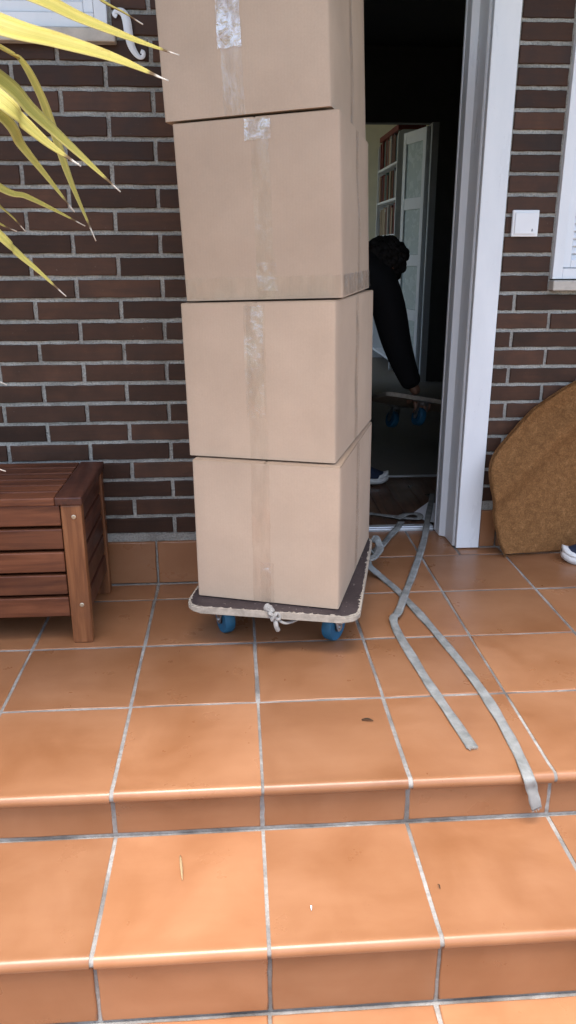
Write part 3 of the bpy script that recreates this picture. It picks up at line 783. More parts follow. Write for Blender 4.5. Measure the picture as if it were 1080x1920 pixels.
# shorter strap from inside the doorway, kinked, ending on the terrace
P1 = [onZ(812, 925, .016), onZ(808, 942, .016), onZ(803, 968, .017), onZ(799, 990, .019), gp(795, 1012, .008), gp(785, 1045), gp(772, 1082), gp(760, 1112, .006), gp(752, 1135, .012), gp(745, 1150, .016), gp(738, 1158, .015), gp(740, 1172, .006), gp(752, 1197), gp(777, 1238), gp(803, 1280), gp(832, 1322), gp(860, 1363), gp(886, 1402)]
st1, Pq1, sd1 = strap('kinked grey strap coming out of doorway with frayed end on terrace', P1, twist=lambda t: 0 if t < .48 else 0)
def fray(strap_o, P, sd, seed):
    r = random.Random(seed); b = B(); e = P[-1]; t = (P[-1]-P[-3]).normalized(); s_ = sd[-1]
    for i in range(26):
        p0 = e+s_*r.uniform(-.010, .010)-t*.003; q = p0+t*r.uniform(.004, .012)+s_*r.uniform(-.004, .004)+Vector((0, 0, r.uniform(-.001, .003)))
        b.tube([p0, (p0+q)/2+Vector((0, 0, .001)), q], [.0008, .0007, .0004], 4)
    o = b.build('frayed_end', M['rope'], strap_o); return o
fray(st1, Pq1, sd1, 3); fray(st2, Pq2, sd2, 5)
# strap doubled back on the parquet behind the threshold, tail tied to the dolly
P3 = [onZ(672, 962, .013), onZ(697, 963, .014), onZ(728, 967, .018), onZ(760, 971, .016), onZ(782, 972, .016), onZ(788, 968, .020), onZ(780, 963, .022), onZ(762, 964, .022), onZ(745, 972, .022)]
strap('grey strap folded back on itself on the dark parquet', P3, width=.026)
P4 = [onZ(752, 978, .020), onZ(745, 990, .021), gp(732, 1004, .012), gp(720, 1018, .020), gp(706, 1030, .04), onZ(697, 1037, .07), onZ(692, 1034, .095), onZ(686, 1026, .115)]
strap('short grey strap end rising from threshold to the dolly corner', P4, width=.026)
P5 = [onZ(690, 1050, .115), onZ(703, 1042, .085), onZ(712, 1028, .075), onZ(706, 1012, .09), onZ(697, 1010, .12)]
strap('looped grey strap tied round the rear edge of the dolly', P5, width=.028, thick=.003)

# -- wooden storage bench
BXR, BYF, BYB, BTOP = -.163, -.405, -.045, .432
bw = .86; bx0 = BXR-bw
bench = empty('storage_bench', (BXR-bw/2, (BYF+BYB)/2, 0), label='reddish brown slatted wooden storage bench against brick wall', cat='bench')
bo = Vector((BXR-bw/2, (BYF+BYB)/2, 0))
def bpart(name, x0, x1, y0, y1, z0, z1, mat, bev=.003, parent=bench):
    o = B().box((0, 0, 0), (x1-x0, y1-y0, z1-z0), bev).build(name, M[mat], parent)
    o.location = Vector(((x0+x1)/2, (y0+y1)/2, (z0+z1)/2))-bo + Vector((rng.uniform(-.0008, .0008), rng.uniform(-.0008, .0008), 0)); return o
LEG = .055; LT = BTOP-.024
for lx in (bx0, BXR-LEG):
    for ly, d_ in ((BYF, .032), (BYB-.032, .032)):
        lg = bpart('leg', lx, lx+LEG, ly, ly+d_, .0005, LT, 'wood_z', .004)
        if ly == BYF:
            for zz in (.375, .118):
                b = B(); b.lathe([(.0062, 0), (.0062, -.0016), (.0045, -.0026), (.0018, -.0026), (.0014, -.0012)], (0, 0, 0), 'Y', 12)
                sc = b.build('screw', M['brass'], lg); sc.location = (.006, -.0162, zz-(LT)/2)
SL, GP = .0575, .0095
for k in range(5):
    z1_ = LT-.001-k*(SL+GP); z0_ = z1_-SL
    bpart('slat', bx0+LEG+.002, BXR-LEG-.002, BYF+.004, BYF+.022, z0_, z1_, 'wood_x')
    bpart('slat', bx0+LEG+.002, BXR-LEG-.002, BYB-.022, BYB-.004, z0_, z1_, 'wood_x')
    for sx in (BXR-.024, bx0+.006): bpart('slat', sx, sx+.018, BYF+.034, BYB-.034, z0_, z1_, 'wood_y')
bpart('bottom_board', bx0+.03, BXR-.03, BYF+.03, BYB-.03, .085, .095, 'wood_x')
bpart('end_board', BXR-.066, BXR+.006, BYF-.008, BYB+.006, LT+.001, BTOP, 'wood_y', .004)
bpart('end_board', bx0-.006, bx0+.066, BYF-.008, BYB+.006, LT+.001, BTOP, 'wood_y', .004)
nl = 6; ld = (BYB+.006-(BYF-.008))/nl
for k in range(nl):
    y0_ = BYF-.008+k*ld; bpart('lid_slat', bx0+.068, BXR-.068, y0_+.0022, y0_+ld-.0022, LT+.001, BTOP-.001, 'wood_x', .003)

# -- coir doormat leaning against the wall
mat_root = empty('doormat', (1.5, .19, 0), label='brown coir doormat leaning bent against the brick wall', cat='doormat')
mo = Vector((1.5, .19, 0))
def mat_surface():
    # outline of the half-round mat in its own sheet coordinates (x along floor, z up the sheet)
    Lp = [(1.207, .004), (1.185, .055), (1.163, .126), (1.145, .20), (1.137, .27), (1.142, .336), (1.171, .391), (1.225, .452), (1.271, .503), (1.298, .530), (1.362, .576), (1.435, .620), (1.52, .655), (1.60, .668)]
    Pl = [Vector((x, z, 0)) for x, z in Lp]; C = catmull(Pl, 6)
    rows = []; ny = 64
    zs = [p_.y for p_ in C]
    def left(z):
        for a_, b_ in zip(C, C[1:]):
            if a_.y <= z <= b_.y and b_.y > a_.y: return a_.x+(b_.x-a_.x)*(z-a_.y)/(b_.y-a_.y)
        return C[-1].x
    zmax = zs[-1]-.0005
    for j in range(ny+1):
        z = .004+(zmax-.004)*j/ny; xl = left(z); xr = 3.22-xl; rows.append((z, xl, xr))
    nx = 56; b = bmesh.new(); F = []; K = []
    def pos(x, z, off):
        y = .148+.20*(x-1.207)*max(0, 1-z/.45)*.85 + .085*z/.65        # foot of the mat runs askew, top rests on wall
        y -= .030*math.exp(-((z-.30)/.12)**2)*max(0, (1.45-x)/.3)*.5    # belly of the bend
        edge_d = z - (.30+.95*(x-1.137))                                  # toward the sloping upper-left rim
        y -= .032*math.exp(-((edge_d+.085)/.055)**2)
        y += .018*max(0, min(1, (edge_d+.07)/.08))
        y = min(y, .226)
        y += noise.noise(Vector((x*7, z*7, 3)))*.004
        return Vector((x+noise.noise(Vector((z*30, x*30, 1)))*.0015, y+off, z))-mo
    for j, (z, xl, xr) in enumerate(rows):
        F.append([b.verts.new(pos(xl+(xr-xl)*i/nx, z, -.009)) for i in range(nx+1)])
        K.append([b.verts.new(pos(xl+(xr-xl)*i/nx, z, .007)) for i in range(nx+1)])
    for j in range(ny):
        for i in range(nx):
            b.faces.new((F[j][i], F[j][i+1], F[j+1][i+1], F[j+1][i])).smooth = True
            b.faces.new((K[j][i+1], K[j][i], K[j+1][i], K[j+1][i+1])).smooth = True
        b.faces.new((F[j][0], F[j+1][0], K[j+1][0], K[j][0])); b.faces.new((F[j][nx], K[j][nx], K[j+1][nx], F[j+1][nx]))
    for i in range(nx):
        b.faces.new((F[0][i], K[0][i], K[0][i+1], F[0][i+1])); b.faces.new((F[ny][i], F[ny][i+1], K[ny][i+1], K[ny][i]))
    bmesh.ops.recalc_face_normals(b, faces=b.faces)
    me = bpy.data.meshes.new('mat_pad'); b.to_mesh(me); b.free(); link('mat_pad', me, M['coir'], mat_root)
    # short coir fibres standing off the pad
    r = random.Random(11); vs_ = []; fs = []
    for i in range(42000):
        if i % 6: j = r.random()*ny; z = .004+(zmax-.004)*j/ny; xl = left(z); x = xl+(3.22-2*xl)*r.random()
        else: z = .004+(zmax-.004)*r.random(); xl = left(z); x = xl+r.random()*.006
        p0 = pos(x, z, -.0085); L_ = r.uniform(.003, .008)
        d_ = Vector((r.gauss(0, .6)-(.8 if i % 6 == 0 else 0), -1, r.gauss(0, .6)-.3)).normalized()*L_
        s_ = Vector((r.gauss(0, 1), r.gauss(0, .3), r.gauss(0, 1))).normalized()*.0007
        k = len(vs_); vs_ += [p0-s_, p0+s_, p0+d_]; fs.append((k, k+1, k+2))
    me = bpy.data.meshes.new('mat_fibres'); me.from_pydata(vs_, [], fs); tag(link('mat_fibres', me, M['coir'], mat_root), kind='stuff')
mat_surface()

# -- shoes
def make_shoe(root, L_=.28, rz=0, loc=(0, 0, 0), upper='navy'):
    """trainer, toe towards -x, sole on z=0"""
    def out(t): # half width along 0 (toe) .. 1 (heel)
        return .050*math.sqrt(max(0, 1-((t-.30)/.31)**2)) if t < .30 else .050-.016*math.sin((t-.30)/.36*math.pi/2) if t < .66 else .034+.0*(t) if t < .86 else .034*math.sqrt(max(0, 1-((t-.86)/.145)**2))
    n = 26; b = B(); rings = []
    ts = [i/n for i in range(n+1)]; ts[0] = .001; ts[-1] = .999
    def ring_loft(prof, name, mat, parent):
        b = bmesh.new(); rr = []
        for t in ts:
            hw = max(.004, out(t)); ring = []
            for (a, z) in prof(t, hw): ring.append(b.verts.new((t*L_-L_/2, a, z)))
            rr.append(ring)
        m = len(rr[0])
        for p_, q_ in zip(rr, rr[1:]):
            for i in range(m): b.faces.new((p_[i], p_[(i+1) % m], q_[(i+1) % m], q_[i])).smooth = True
        b.faces.new(rr[0]); b.faces.new(rr[-1][::-1]); bmesh.ops.recalc_face_normals(b, faces=b.faces)
        bmesh.ops.transform(b, matrix=Matrix.Translation(loc) @ Matrix.Rotation(rz, 4, 'Z'), verts=b.verts)
        me = bpy.data.meshes.new(name); b.to_mesh(me); b.free(); return link(name, me, M[mat], parent)
    def lift(t): return .012*max(0, (.14-t)/.14)**1.5
    ring_loft(lambda t, h: [(-h, .002+lift(t)), (h, .002+lift(t)), (h+.003, .014+lift(t)), (h+.001, .027+lift(t)), (-h-.001, .027+lift(t)), (-h-.003, .014+lift(t))], 'sole', 'sole', root)
    def up(t, h):
        top = .038+.030*min(1, t/.25) if t < .25 else .068+.032*(t-.25)/.25 if t < .5 else .100+.004*math.sin((t-.5)*6)
        w_ = h-.003; res = []
        for k in range(9):
            a = math.pi*k/8; res.append((w_*math.cos(a)*(1 if k in (0, 8) else .95), .024+lift(t)*.6+(top-.024)*math.sin(a)**.8))
        return res
    u = ring_loft(up, 'upper', upper, root)
    ring_loft(lambda t, h: [((h+.0015)*math.cos(math.pi*k/8), .026+lift(t)+(.020*math.sin(math.pi*k/8)**.7 if t < .17 else -.004)) for k in range(9)], 'toe_cap', 'sole', root)
    b = B()
    for k in range(5):
        x = -L_/2+L_*(.32+.045*k); zt_ = .075+.030*(.07+.045*k)/.25
        b.tube(catmull([(x, -.026, zt_-.014), (x, 0, zt_+.001), (x, .026, zt_-.014)], 5), .003, 6)
    bmesh.ops.transform(b.bm, matrix=Matrix.Translation(loc) @ Matrix.Rotation(rz, 4, 'Z'), verts=b.bm.verts)
    b.build('laces', M['sole'], root)
sh_ = empty('trainer', (1.530, .075, 0), R(-14), 'dark trainer with white sole lying in front of the doormat', 'shoe')
make_shoe(sh_, .27)

# -- door bell switch on the pier
sw = empty('doorbell_switch', (1.211, YR, 1.1325), label='square white doorbell switch on the brick pier', cat='switch')
B().bb(-.044, .044, -.012, .0, -.041, .041, .003).build('plate', M['plate'], sw)
B().bb(-.036, .036, -.0165, -.0125, -.033, .033, .0015).build('rocker', M['plate'], sw)
b = B(); pl = [(-.004, 0), (-.003, .0012), (-.0026, .005), (-.0012, .0075), (0, .0084), (.0012, .0075), (.0026, .005), (.003, .0012), (.004, 0)]
b.prism(pl, -.0170, -.0166, 'Y'); b.prism([(.0012*math.cos(R(a)), -.0012+.0010*math.sin(R(a))) for a in range(0, 360, 45)], -.0170, -.0166, 'Y')
b.build('bell_mark', M['greymark'], sw, (.022, 0, -.024))

# -- louvred windows
def window(label, x0, x1, z0, z1, y, sill_mat):
    root = empty('shutter_window', ((x0+x1)/2, y, z0), label=label, cat='window', group='white louvred windows in the brick walls')
    ww, hh = x1-x0, z1-z0
    def fr_(name, a, b_, yf, yb, parent=root):
        (u0, v0), (u1, v1) = (-ww/2+a, a), (ww/2-a, hh-a)
        for q in ((u0, u0+b_, v0, v1), (u1-b_, u1, v0, v1)): B().bb(q[0], q[1], yf, yb, q[2], q[3], .002).build(name, M['white'], parent)
        for q in ((u0+b_, u1-b_, v0, v0+b_), (u0+b_, u1-b_, v1-b_, v1)): B().bb(q[0]+.0005, q[1]-.0005, yf+.0006, yb, q[2], q[3], .002).build(name, M['white'], parent)
    fr_('frame_bar', .0, .034, -.014, .05)
    fr_('shutter_stile', .036, .026, -.004, .04)
    c0, c1 = -ww/2+.064, ww/2-.064; zz = .070
    me = B().box((0, 0, 0), (c1-c0, .006, .030), .0015, 1).mesh('louvre_slat'); me.materials.append(M['white'])
    while zz < hh-.08:
        link('louvre_slat', me, None, root, (0, .018, zz), (R(-32), 0, 0)); zz += .0235
    B().bb(c0-.01, c1+.01, .046, .052, .05, hh-.05).build('backing', M['white'], root)
    B().bb(-ww/2-.002, ww/2+.02, -.034, .06, -.037, -.004, .004).build('window_sill', M[sill_mat], root)
    return root
window('white louvred window with stone sill right of the doorbell switch', RW[0], RW[1], RW[2], RW[3], YR, 'sillstone')
window('pale louvred window above the bench behind the yellow leaves', LW[0], LW[1], LW[2], LW[3], 0, 'sillpale' if 'sillpale' in M else 'sillstone')

# -- white scrolled shutter hook on the left wall
hp = [onY(x, y, -.010) for x, y in ((219, 31), (214, 27), (217, 21), (225, 21), (233, 27), (238, 42), (241, 62), (245, 82), (252, 97), (261, 107), (268, 106), (269, 99), (264, 96))]
hk = empty('shutter_hook', (hp[6].x, 0, hp[6].z), label='small white scrolled iron shutter hook on brick wall', cat='hook')
C = catmull([p_-Vector((hp[6].x, 0, hp[6].z)) for p_ in hp], 6); n = len(C)
b = B(); b.tube(C, [.0055+.0065*math.sin(math.pi*min(1, max(0, (i/n-.15)/.6))) for i in range(n)], 10)
for v in b.bm.verts: v.co.y = -.010+(v.co.y+.010)*.5
b.build('scroll_bar', M['white'], hk, smooth=True)
b = B(); b.tube([(0, -.008, 0), (0, .008, 0)], .004, 10); b.build('fixing_pin', M['white'], hk)
# -- yellow yucca in a pot left of the steps
YC = Vector((-.50, -1.0, 1.47)); YP = Vector((-.66, -.83, 0))
yu = empty('yucca_plant', YP, label='yucca plant with long drooping yellow leaves and dry tips', cat='plant')
b = B(); b.lathe([(.105, .0), (.115, .004), (.150, .26), (.162, .262), (.164, .295), (.150, .297), (.143, .255)], (0, 0, .001), 'Z', 32); b.build('pot', M['pot'], yu, smooth=True)
b = B(); b.lathe([(.143, .252), (.08, .262), (.0001, .266)], (0, 0, .001), 'Z', 24); b.build('soil', M['soil'], yu, smooth=True)
tp = catmull([Vector((0, 0, .24)), Vector((.01, -.02, .55)), Vector((.05, -.06, .95)), (YC-YP)*.97], 8)
b = B(); b.tube(tp, [.038-.012*i/len(tp)+.004*math.sin(i*2.1) for i in range(len(tp))], 14); b.build('trunk', M['trunk'], yu, smooth=True)
def leaf(P, wmax, tw=0.0, fold=.28, k=9, wpos=.45):
    C = catmull(P, k); n = len(C); L_ = [0]
    for i in range(1, n): L_.append(L_[-1]+(C[i]-C[i-1]).length)
    ws = []; sides = []
    for i in range(n):
        t = L_[i]/L_[-1]
        q = (.55+.45*math.sin(math.pi/2*min(1, t/wpos))) * (1 if t < wpos else max(.06, (1-((t-wpos)/(1-wpos))**2.1)))
        ws.append(wmax*q)
        tg = (C[min(i+1, n-1)]-C[max(i-1, 0)]).normalized()
        view = Vector((.15, -.75, .65)).normalized()        # upper leaf surface turned up and outwards
        s_ = tg.cross(view).normalized(); a = tw*t; nn = s_.cross(tg)
        sides.append(s_*math.cos(a)+nn*math.sin(a))
    b = B(); b.ribbon([c_-YP for c_ in C], ws, .0022, sides, 0, fold)
    o = b.build('leaf', M['leaf'], yu); return o
def pxleaf(px, Y0, Y1_, wpx, tw=0.0, rise=.02, fold=.28, wpos=.45):
    n = len(px); P = [onY(x, y, Y0+(Y1_-Y0)*i/(n-1)) for i, (x, y) in enumerate(px)]
    d = (CAM-P[0]).length; wm = wpx*1.15*d/FPX
    mid = YC.lerp(P[0], .55)+Vector((0, 0, rise))
    return leaf([YC+Vector((0, 0, -.02)), mid]+P, wm, tw, fold, wpos=wpos)
pxleaf([(20, -18), (150, 38), (250, 76), (336, 104)], -1.05, -1.0, 42, .2)
pxleaf([(-10, 50), (110, 82), (215, 112), (316, 152)], -1.10, -1.05, 50, .1)
pxleaf([(130, -45), (190, 2), (232, 24), (268, 46)], -.95, -.92, 30, .5, .03)
pxleaf([(-5, 88), (38, 116), (72, 176), (96, 240), (130, 340), (180, 452)], -1.0, -.96, 19, .9, .04, wpos=.75)
pxleaf([(-12, 145), (60, 212), (140, 284), (226, 360)], -1.08, -1.04, 37, .3)
pxleaf([(-12, 180), (45, 232), (95, 274), (152, 312)], -1.14, -1.10, 40, -.2)
pxleaf([(-12, 208), (40, 276), (88, 334), (140, 398)], -1.05, -1.0, 31, .4)
pxleaf([(-12, 346), (50, 370), (105, 396), (160, 424)], -.98, -.95, 21, .2, -.02)
pxleaf([(-30, 362), (0, 388), (24, 408), (48, 434)], -.92, -.9, 17, .6, -.03)
pxleaf([(-40, 400), (-12, 414), (12, 426), (32, 434)], -.95, -.93, 20, .2, -.03)
pxleaf([(-14, 432), (30, 474), (75, 512), (124, 556)], -1.05, -1.02, 27, .3, -.03)
pxleaf([(-130, 560), (-75, 650), (-30, 700), (13, 722)], -.95, -.93, 22, .2, -.05)
pxleaf([(-150, 640), (-90, 790), (-45, 862), (11, 884)], -.97, -.95, 22, .2, -.05)
r = random.Random(21)
for i in range(34):
    az = R(r.uniform(100, 275)); el = R(r.uniform(-35, 75)); L_ = r.uniform(.38, .58)
    d = Vector((math.cos(az)*math.cos(el), math.sin(az)*math.cos(el), math.sin(el)))
    if d.x > -.05: d.x = -.05-r.random()*.2
    p0 = YC+Vector((0, 0, r.uniform(-.10, .02)))
    leaf([p0, p0+d*L_*.35, p0+d*L_*.7+Vector((0, 0, -.03)), p0+d*L_+Vector((0, 0, -.11))], r.uniform(.028, .042), r.uniform(-.3, .3))

# -- dolly number two, carried in the dark hall
root2 = make_dolly((1.235, 1.30, .205), 0, 'second dolly with blue wheels carried low by the person in the hall', .64, .42, .1345, .020, (15, 80, -40, 20))
root2.rotation_euler = (R(-14), R(10), 0)
dk = root2.rotation_euler.to_matrix()

# -- the person bending forward in the hall
def skin_obj(name, chains, mat, parent, sub=2):
    """chains: list of [(pos, radius), ...]; a chain starting with an int is rooted on that vertex"""
    vs_, es, rs = [], [], []
    for ch in chains:
        prev = None
        for q in ch:
            if isinstance(q, int): prev = q; continue
            vs_.append(q[0]); rs.append(q[1]); k = len(vs_)-1
            if prev is not None: es.append((prev, k))
            prev = k
    me = bpy.data.meshes.new(name); me.from_pydata([Vector(v) for v in vs_], es, [])
    o = bpy.data.objects.new(name, me); col.objects.link(o)
    md = o.modifiers.new('s', 'SKIN'); sb = o.modifiers.new('u', 'SUBSURF'); sb.levels = sub; sb.render_levels = sub
    if not me.skin_vertices:
        bpy.context.view_layer.objects.active = o
    for i, sv in enumerate(me.skin_vertices[0].data):
        q = rs[i]; sv.radius = (q, q) if not isinstance(q, tuple) else q; sv.use_root = (i == 0)
    dg = bpy.context.evaluated_depsgraph_get(); dg.update()
    me2 = bpy.data.meshes.new_from_object(o.evaluated_get(dg)); bpy.data.objects.remove(o)
    for p_ in me2.polygons: p_.use_smooth = True
    me2.materials.clear(); me2.name = name
    return link(name, me2, mat, parent)
PO = Vector((.80, 1.20, 0))
pr = empty('person', PO, label='person in black clothes and dark trainers bending forward in the dark hall', cat='person')
def q(x, y, z): return Vector((x, y, z))-PO
HND = q(1.115, 1.16, .395)
pel = q(.50, 1.34, .86); spi = q(.62, 1.33, .97); che = q(.78, 1.31, 1.00); nek = q(.875, 1.30, 1.005); hd0 = q(.91, 1.29, 1.015); hd1 = q(.945, 1.28, 1.02); hd2 = q(.985, 1.275, .99)
shR, elR, wrR = q(.905, 1.185, .92), q(.985, 1.17, .665), q(1.075, 1.165, .455)
shL, elL, wrL = q(.80, 1.46, .93), q(.76, 1.52, .68), q(.80, 1.48, .50)
hipR, knR, anR = q(.52, 1.23, .82), q(.70, 1.14, .47), q(.72, 1.13, .09)
hipL, knL, anL = q(.50, 1.45, .82), q(.62, 1.50, .46), q(.50, 1.52, .09)
body = [[(pel, .12), (spi, .115), (che, .12), (nek, .055), (hd0, .075), (hd1, .095), (hd2, .07)],
        [2, (shR, .058), (elR, .042), (wrR, .027), (HND+Vector((-.01, 0, .02)), (.036, .020))],
        [2, (shL, .058), (elL, .042), (wrL, .027), (q(.82, 1.46, .44), (.036, .020))],
        [0, (hipR, .085), (knR, .055), (anR, .038), (q(.80, 1.13, .05), .03)],
        [0, (hipL, .085), (knL, .055), (anL, .038), (q(.58, 1.52, .05), .03)]]
skin_obj('body', body, M['skin'], pr)
# the near hand: four fingers curled round the deck edge and a thumb over it
fing = B()
for i, (dx, ln) in enumerate(((-.030, .9), (-.010, 1.0), (.010, .96), (.030, .78))):
    p0 = HND+Vector((dx, .0, -.004)); 
    fing.tube(catmull([p0, p0+Vector((.004, -.024*ln, -.022)), p0+Vector((.005, -.020*ln, -.052*ln)), p0+Vector((.003, .012*ln, -.070*ln))], 4), [.0105]*5+[.0098]*4+[.009]*3+[.006], 8)
tb = HND+Vector((-.030, .006, .012)); fing.tube(catmull([tb, tb+Vector((-.020, .012, -.022)), tb+Vector((-.016, .036, -.040))], 4), [.012]*4+[.011]*3+[.0095, .007], 8)
fing.build('fingers', M['skin'], pr, smooth=True)
skin_obj('jacket', [[(pel+Vector((0, 0, .02)), .15), (spi, .145), (che, .14), (nek+Vector((-.005, 0, -.01)), .10), (hd0+Vector((0, 0, -.03)), .095)],
        [2, (shR, .095), (q(.955, 1.175, .80), .085), (elR, .074), (q(1.03, 1.168, .55), .060), (wrR+Vector((.006, 0, -.012)), .047)],
        [2, (shL, .082), (elL, .064), (wrL, .044)]], M['blackcloth'], pr)
skin_obj('trousers', [[(pel, .135), (pel+Vector((.04, 0, .05)), .135)], [0, (hipR, .105), (knR, .078), (anR+Vector((0, 0, .03)), .056)], [0, (hipL, .105), (knL, .078), (anL+Vector((0, 0, .03)), .056)]], M['blackcloth'], pr)
# curly hair: many small overlapping clumps on the skull
hr = B(); rr_ = random.Random(5)
for i in range(420):
    d = Vector((rr_.gauss(0, 1), rr_.gauss(-.25, 1), rr_.gauss(.25, 1))).normalized()
    if d.x > .75 and d.z < .1: continue
    k_ = rr_.uniform(.95, 1.04); c_ = (hd0+hd1)*.5+Vector((d.x*.100*k_+.012, d.y*.100*k_, d.z*.088*k_-.006))
    t = bmesh.new(); bmesh.ops.create_icosphere(t, subdivisions=2, radius=rr_.uniform(.010, .024)); bmesh.ops.translate(t, vec=c_, verts=t.verts)
    hr.add(t)
t = bmesh.new(); bmesh.ops.create_uvsphere(t, u_segments=20, v_segments=14, radius=1); bmesh.ops.scale(t, vec=(.106, .102, .092), verts=t.verts); bmesh.ops.translate(t, vec=(hd0+hd1)*.5+Vector((.012, 0, .0)), verts=t.verts); hr.add(t)
hr.build('hair', M['hair'], pr, smooth=True)
for s_ in (-1, 1):
    hr = B(); t = bmesh.new(); bmesh.ops.create_uvsphere(t, u_segments=10, v_segments=8, radius=.022); bmesh.ops.scale(t, vec=(.8, .4, 1.3), verts=t.verts); bmesh.ops.translate(t, vec=hd1+Vector((.02, s_*.088, -.02)), verts=t.verts); hr.add(t)
    hr.build('ear', M['skin'], pr, smooth=True)
hr = B()
t = bmesh.new(); bmesh.ops.create_uvsphere(t, u_segments=10, v_segments=8, radius=.018); bmesh.ops.scale(t, vec=(1.3, .7, 1), verts=t.verts); bmesh.ops.translate(t, vec=hd1+Vector((.055, .03, -.085)), verts=t.verts); hr.add(t)
hr.build('nose', M['skin'], pr, smooth=True)
for (ax, ay, rz_) in ((.825, 1.115, 180-8), (.58, 1.52, 180)):
    make_shoe(pr, .28, R(rz_), (ax-PO.x, ay-PO.y, .011))

# -- sheet of paper on the parquet
pp = [onZ(x, y, .012) for x, y in ((774, 962), (803, 943), (838, 948), (834, 985), (795, 975))]
b = B()
vv = [b.bm.verts.new((p_.x, p_.y, .011+h)) for p_, h in zip(pp, (.001, .006, .004, .001, .001))]
vb = [b.bm.verts.new((v.co.x, v.co.y, v.co.z-.0008)) for v in vv]
c0 = b.bm.verts.new((sum(p_.x for p_ in pp)/5, sum(p_.y for p_ in pp)/5, .016))
for i in range(5): b.bm.faces.new((vv[i], vv[(i+1) % 5], c0)); b.bm.faces.new((vv[i], vb[i], vb[(i+1) % 5], vv[(i+1) % 5]))
b.bm.faces.new(vb[::-1])
tag(b.build('paper_sheet', M['paper']), 'creased white paper lying on the parquet inside the doorway', 'paper')

# -- far room: half-open white panelled door, bookcase with books
hx, hy = 1.785, 4.125; fx, fy = 1.690, 4.53
dv = Vector((fx-hx, fy-hy, 0)); dw = dv.length
idr = empty('interior_door', (hx, hy, .012), math.atan2(dv.y, dv.x), 'pale panelled inner door half open at end of hall', 'door')
DH = 1.955; st_ = .055
for u0, u1 in ((0, st_), (dw-st_, dw)): B().bb(u0, u1, -.018, .018, 0, DH, .003).build('stile', M['greydoor'], idr)
zs = [0, .50, .98, 1.46, DH]
for i, z in enumerate((.0, .485, .925, 1.365, DH-.09)):
    B().bb(st_+.0005, dw-st_-.0005, -.0172, .0172, z, z+.09, .003).build('rail', M['greydoor'], idr)
for z0, z1 in ((.09, .485), (.575, .925), (1.015, 1.365), (1.455, DH-.09)):
    B().bb(st_+.001, dw-st_-.001, -.005, .005, z0+.001, z1-.001, .001).build('pane', M['frost'], idr)
b = B(); b.tube([(dw-.03, .016, .99), (dw-.03, .06, .99), (dw-.03, .062, .99)], .009, 10); b.tube([(dw-.03, .06, .99), (dw-.13, .062, .985)], .008, 10); b.build('door_handle', M['zinc'], idr)
df = empty('inner_door_frame', (1.80, 4.09, 0), label='pale painted frame round the inner doorway at end of hall', cat='door frame')
B().bb(-.0, .055, -.012, .11, 0, 1.99, .003).build('jamb', M['greydoor'], df)
B().bb(-.955, -.90, -.012, .11, 0, 1.99, .003).build('jamb', M['greydoor'], df)
bc = empty('bookcase', (1.67, 4.75, .011), label='tall white bookcase with rounded corner behind the inner door', cat='bookcase')
D_, H_, DP = .95, 2.02, .26
rp = [(0, 0), (DP, 0), (DP, H_), (.05, H_)]+[(.05-.05*math.sin(R(a)), H_-.05+.05*math.cos(R(a))) for a in range(15, 91, 15)]
for y0 in (0, D_-.02): B().prism(rp, y0, y0+.02, 'Y').build('side_panel', M['greydoor'], bc)
SHZ = [.08, .42, .78, 1.17, 1.47, 1.76]
for z in SHZ: B().bb(.004, DP-.004, .0205, D_-.0205, z, z+.02, .002).build('shelf', M['greydoor'], bc)
B().bb(DP-.008, DP-.001, .0205, D_-.0205, .03, H_-.02).build('back_panel', M['greydoor'], bc)
bcol = [((.13, .025, .02), 'red'), ((.30, .24, .16), 'tan'), ((.05, .05, .05), 'black'), ((.34, .33, .30), 'pale grey'), ((.12, .05, .03), 'brown'), ((.06, .10, .09), 'dark green'), ((.16, .06, .035), 'rust')]
BM_ = [(m_plain('book_'+n_.replace(' ', '_'), c_, .6, .3), n_) for c_, n_ in bcol]
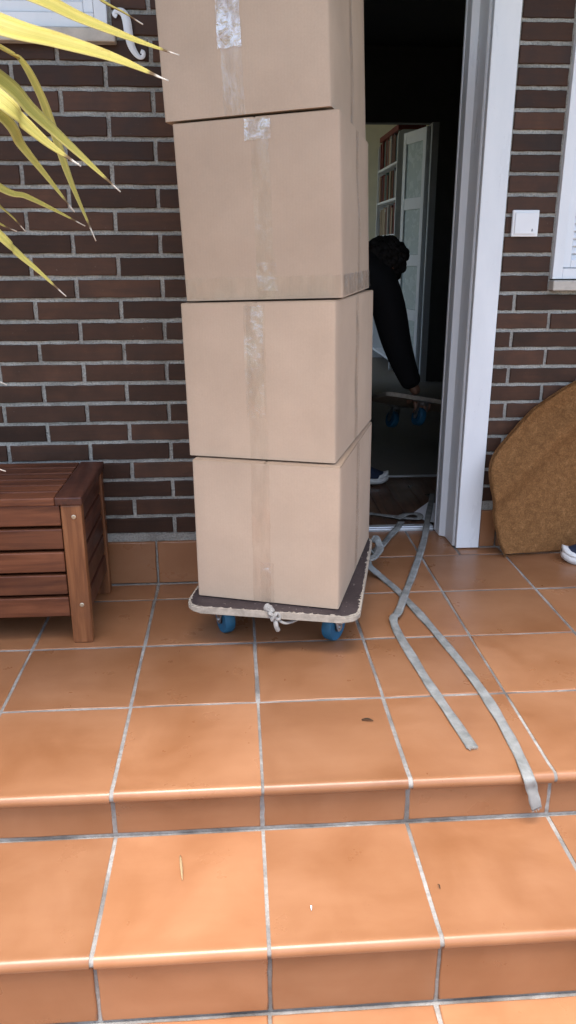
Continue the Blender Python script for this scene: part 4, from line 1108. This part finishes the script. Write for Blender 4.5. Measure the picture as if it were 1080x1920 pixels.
for si, z in enumerate(SHZ[2:]):
    y = .03; k = 0; lv = ['middle', 'fourth', 'fifth', 'top'][si]
    while y < D_-.07:
        tk = r.uniform(.022, .055); hh = r.uniform(.20, .265); dp = r.uniform(.15, .20)
        mt, nm = r.choice(BM_)
        o = empty('book', (1.67+.012+r.uniform(0, .02), 4.75+y+tk/2, .011+z+.0205), 0, '%s %s %s book standing on the %s shelf of the bookcase' % ('tall' if hh > .2325 else 'short', 'thick' if tk > .038 else 'thin', nm, lv), 'book', 'books on the %s shelf, %s' % (lv, nm))
        B().bb(0, dp, -tk/2, tk/2, 0, hh, .002, 1).build('cover', mt, o)
        B().bb(.006, dp+.001, -tk/2+.003, tk/2-.003, hh-.0005, hh+.0006).build('pages', M['paper'], o)
        y += tk+.001; k += 1
        if r.random() < .12: y += .04
o = tag(B().bb(0, .24, -.17, .17, 0, .045, .003).build('flat_box', BM_[0][0]), 'flat red box lying on top of the bookcase sides', 'box'); o.location = (1.675, 5.22, 1.76+.0315+.29)
o.location.z = 2.0325; o.scale = (1, 2.6, 1)

# -- small litter on the terrace and step
def sliver(label, a, b_, z, w_, name, mat):
    p0, p1 = onZ(*a, z), onZ(*b_, z); n = 7; P = [p0.lerp(p1, i/(n-1))+Vector((0, 0, .0025+.004*math.sin(math.pi*i/(n-1)))) for i in range(n)]
    t = (p1-p0).normalized(); s_ = t.cross(Vector((0, 0, 1))).normalized()
    b = B(); b.ribbon(P, [w_*math.sin(math.pi*(.12+.83*i/(n-1)))+.0004 for i in range(n)], .0008, [s_]*n, 1)
    return tag(b.build(name, M[mat]), label, 'litter')
sliver('thin dry leaf blade lying on the lower step tread', (338, 1606), (342, 1652), Z1, .0045, 'dry_leaf', 'twig')
sliver('small dark dry leaf scrap on the terrace near strap end', (678, 1351), (700, 1353), 0, .006, 'leaf_scrap', 'soil')
sliver('tiny pale chip lying on the lower step tread', (583, 1700), (584, 1709), Z1, .0022, 'pale_chip', 'paper')
sliver('short dark twig on the lower step tread', (821, 1660), (825, 1668), Z1, .002, 'twig', 'soil')
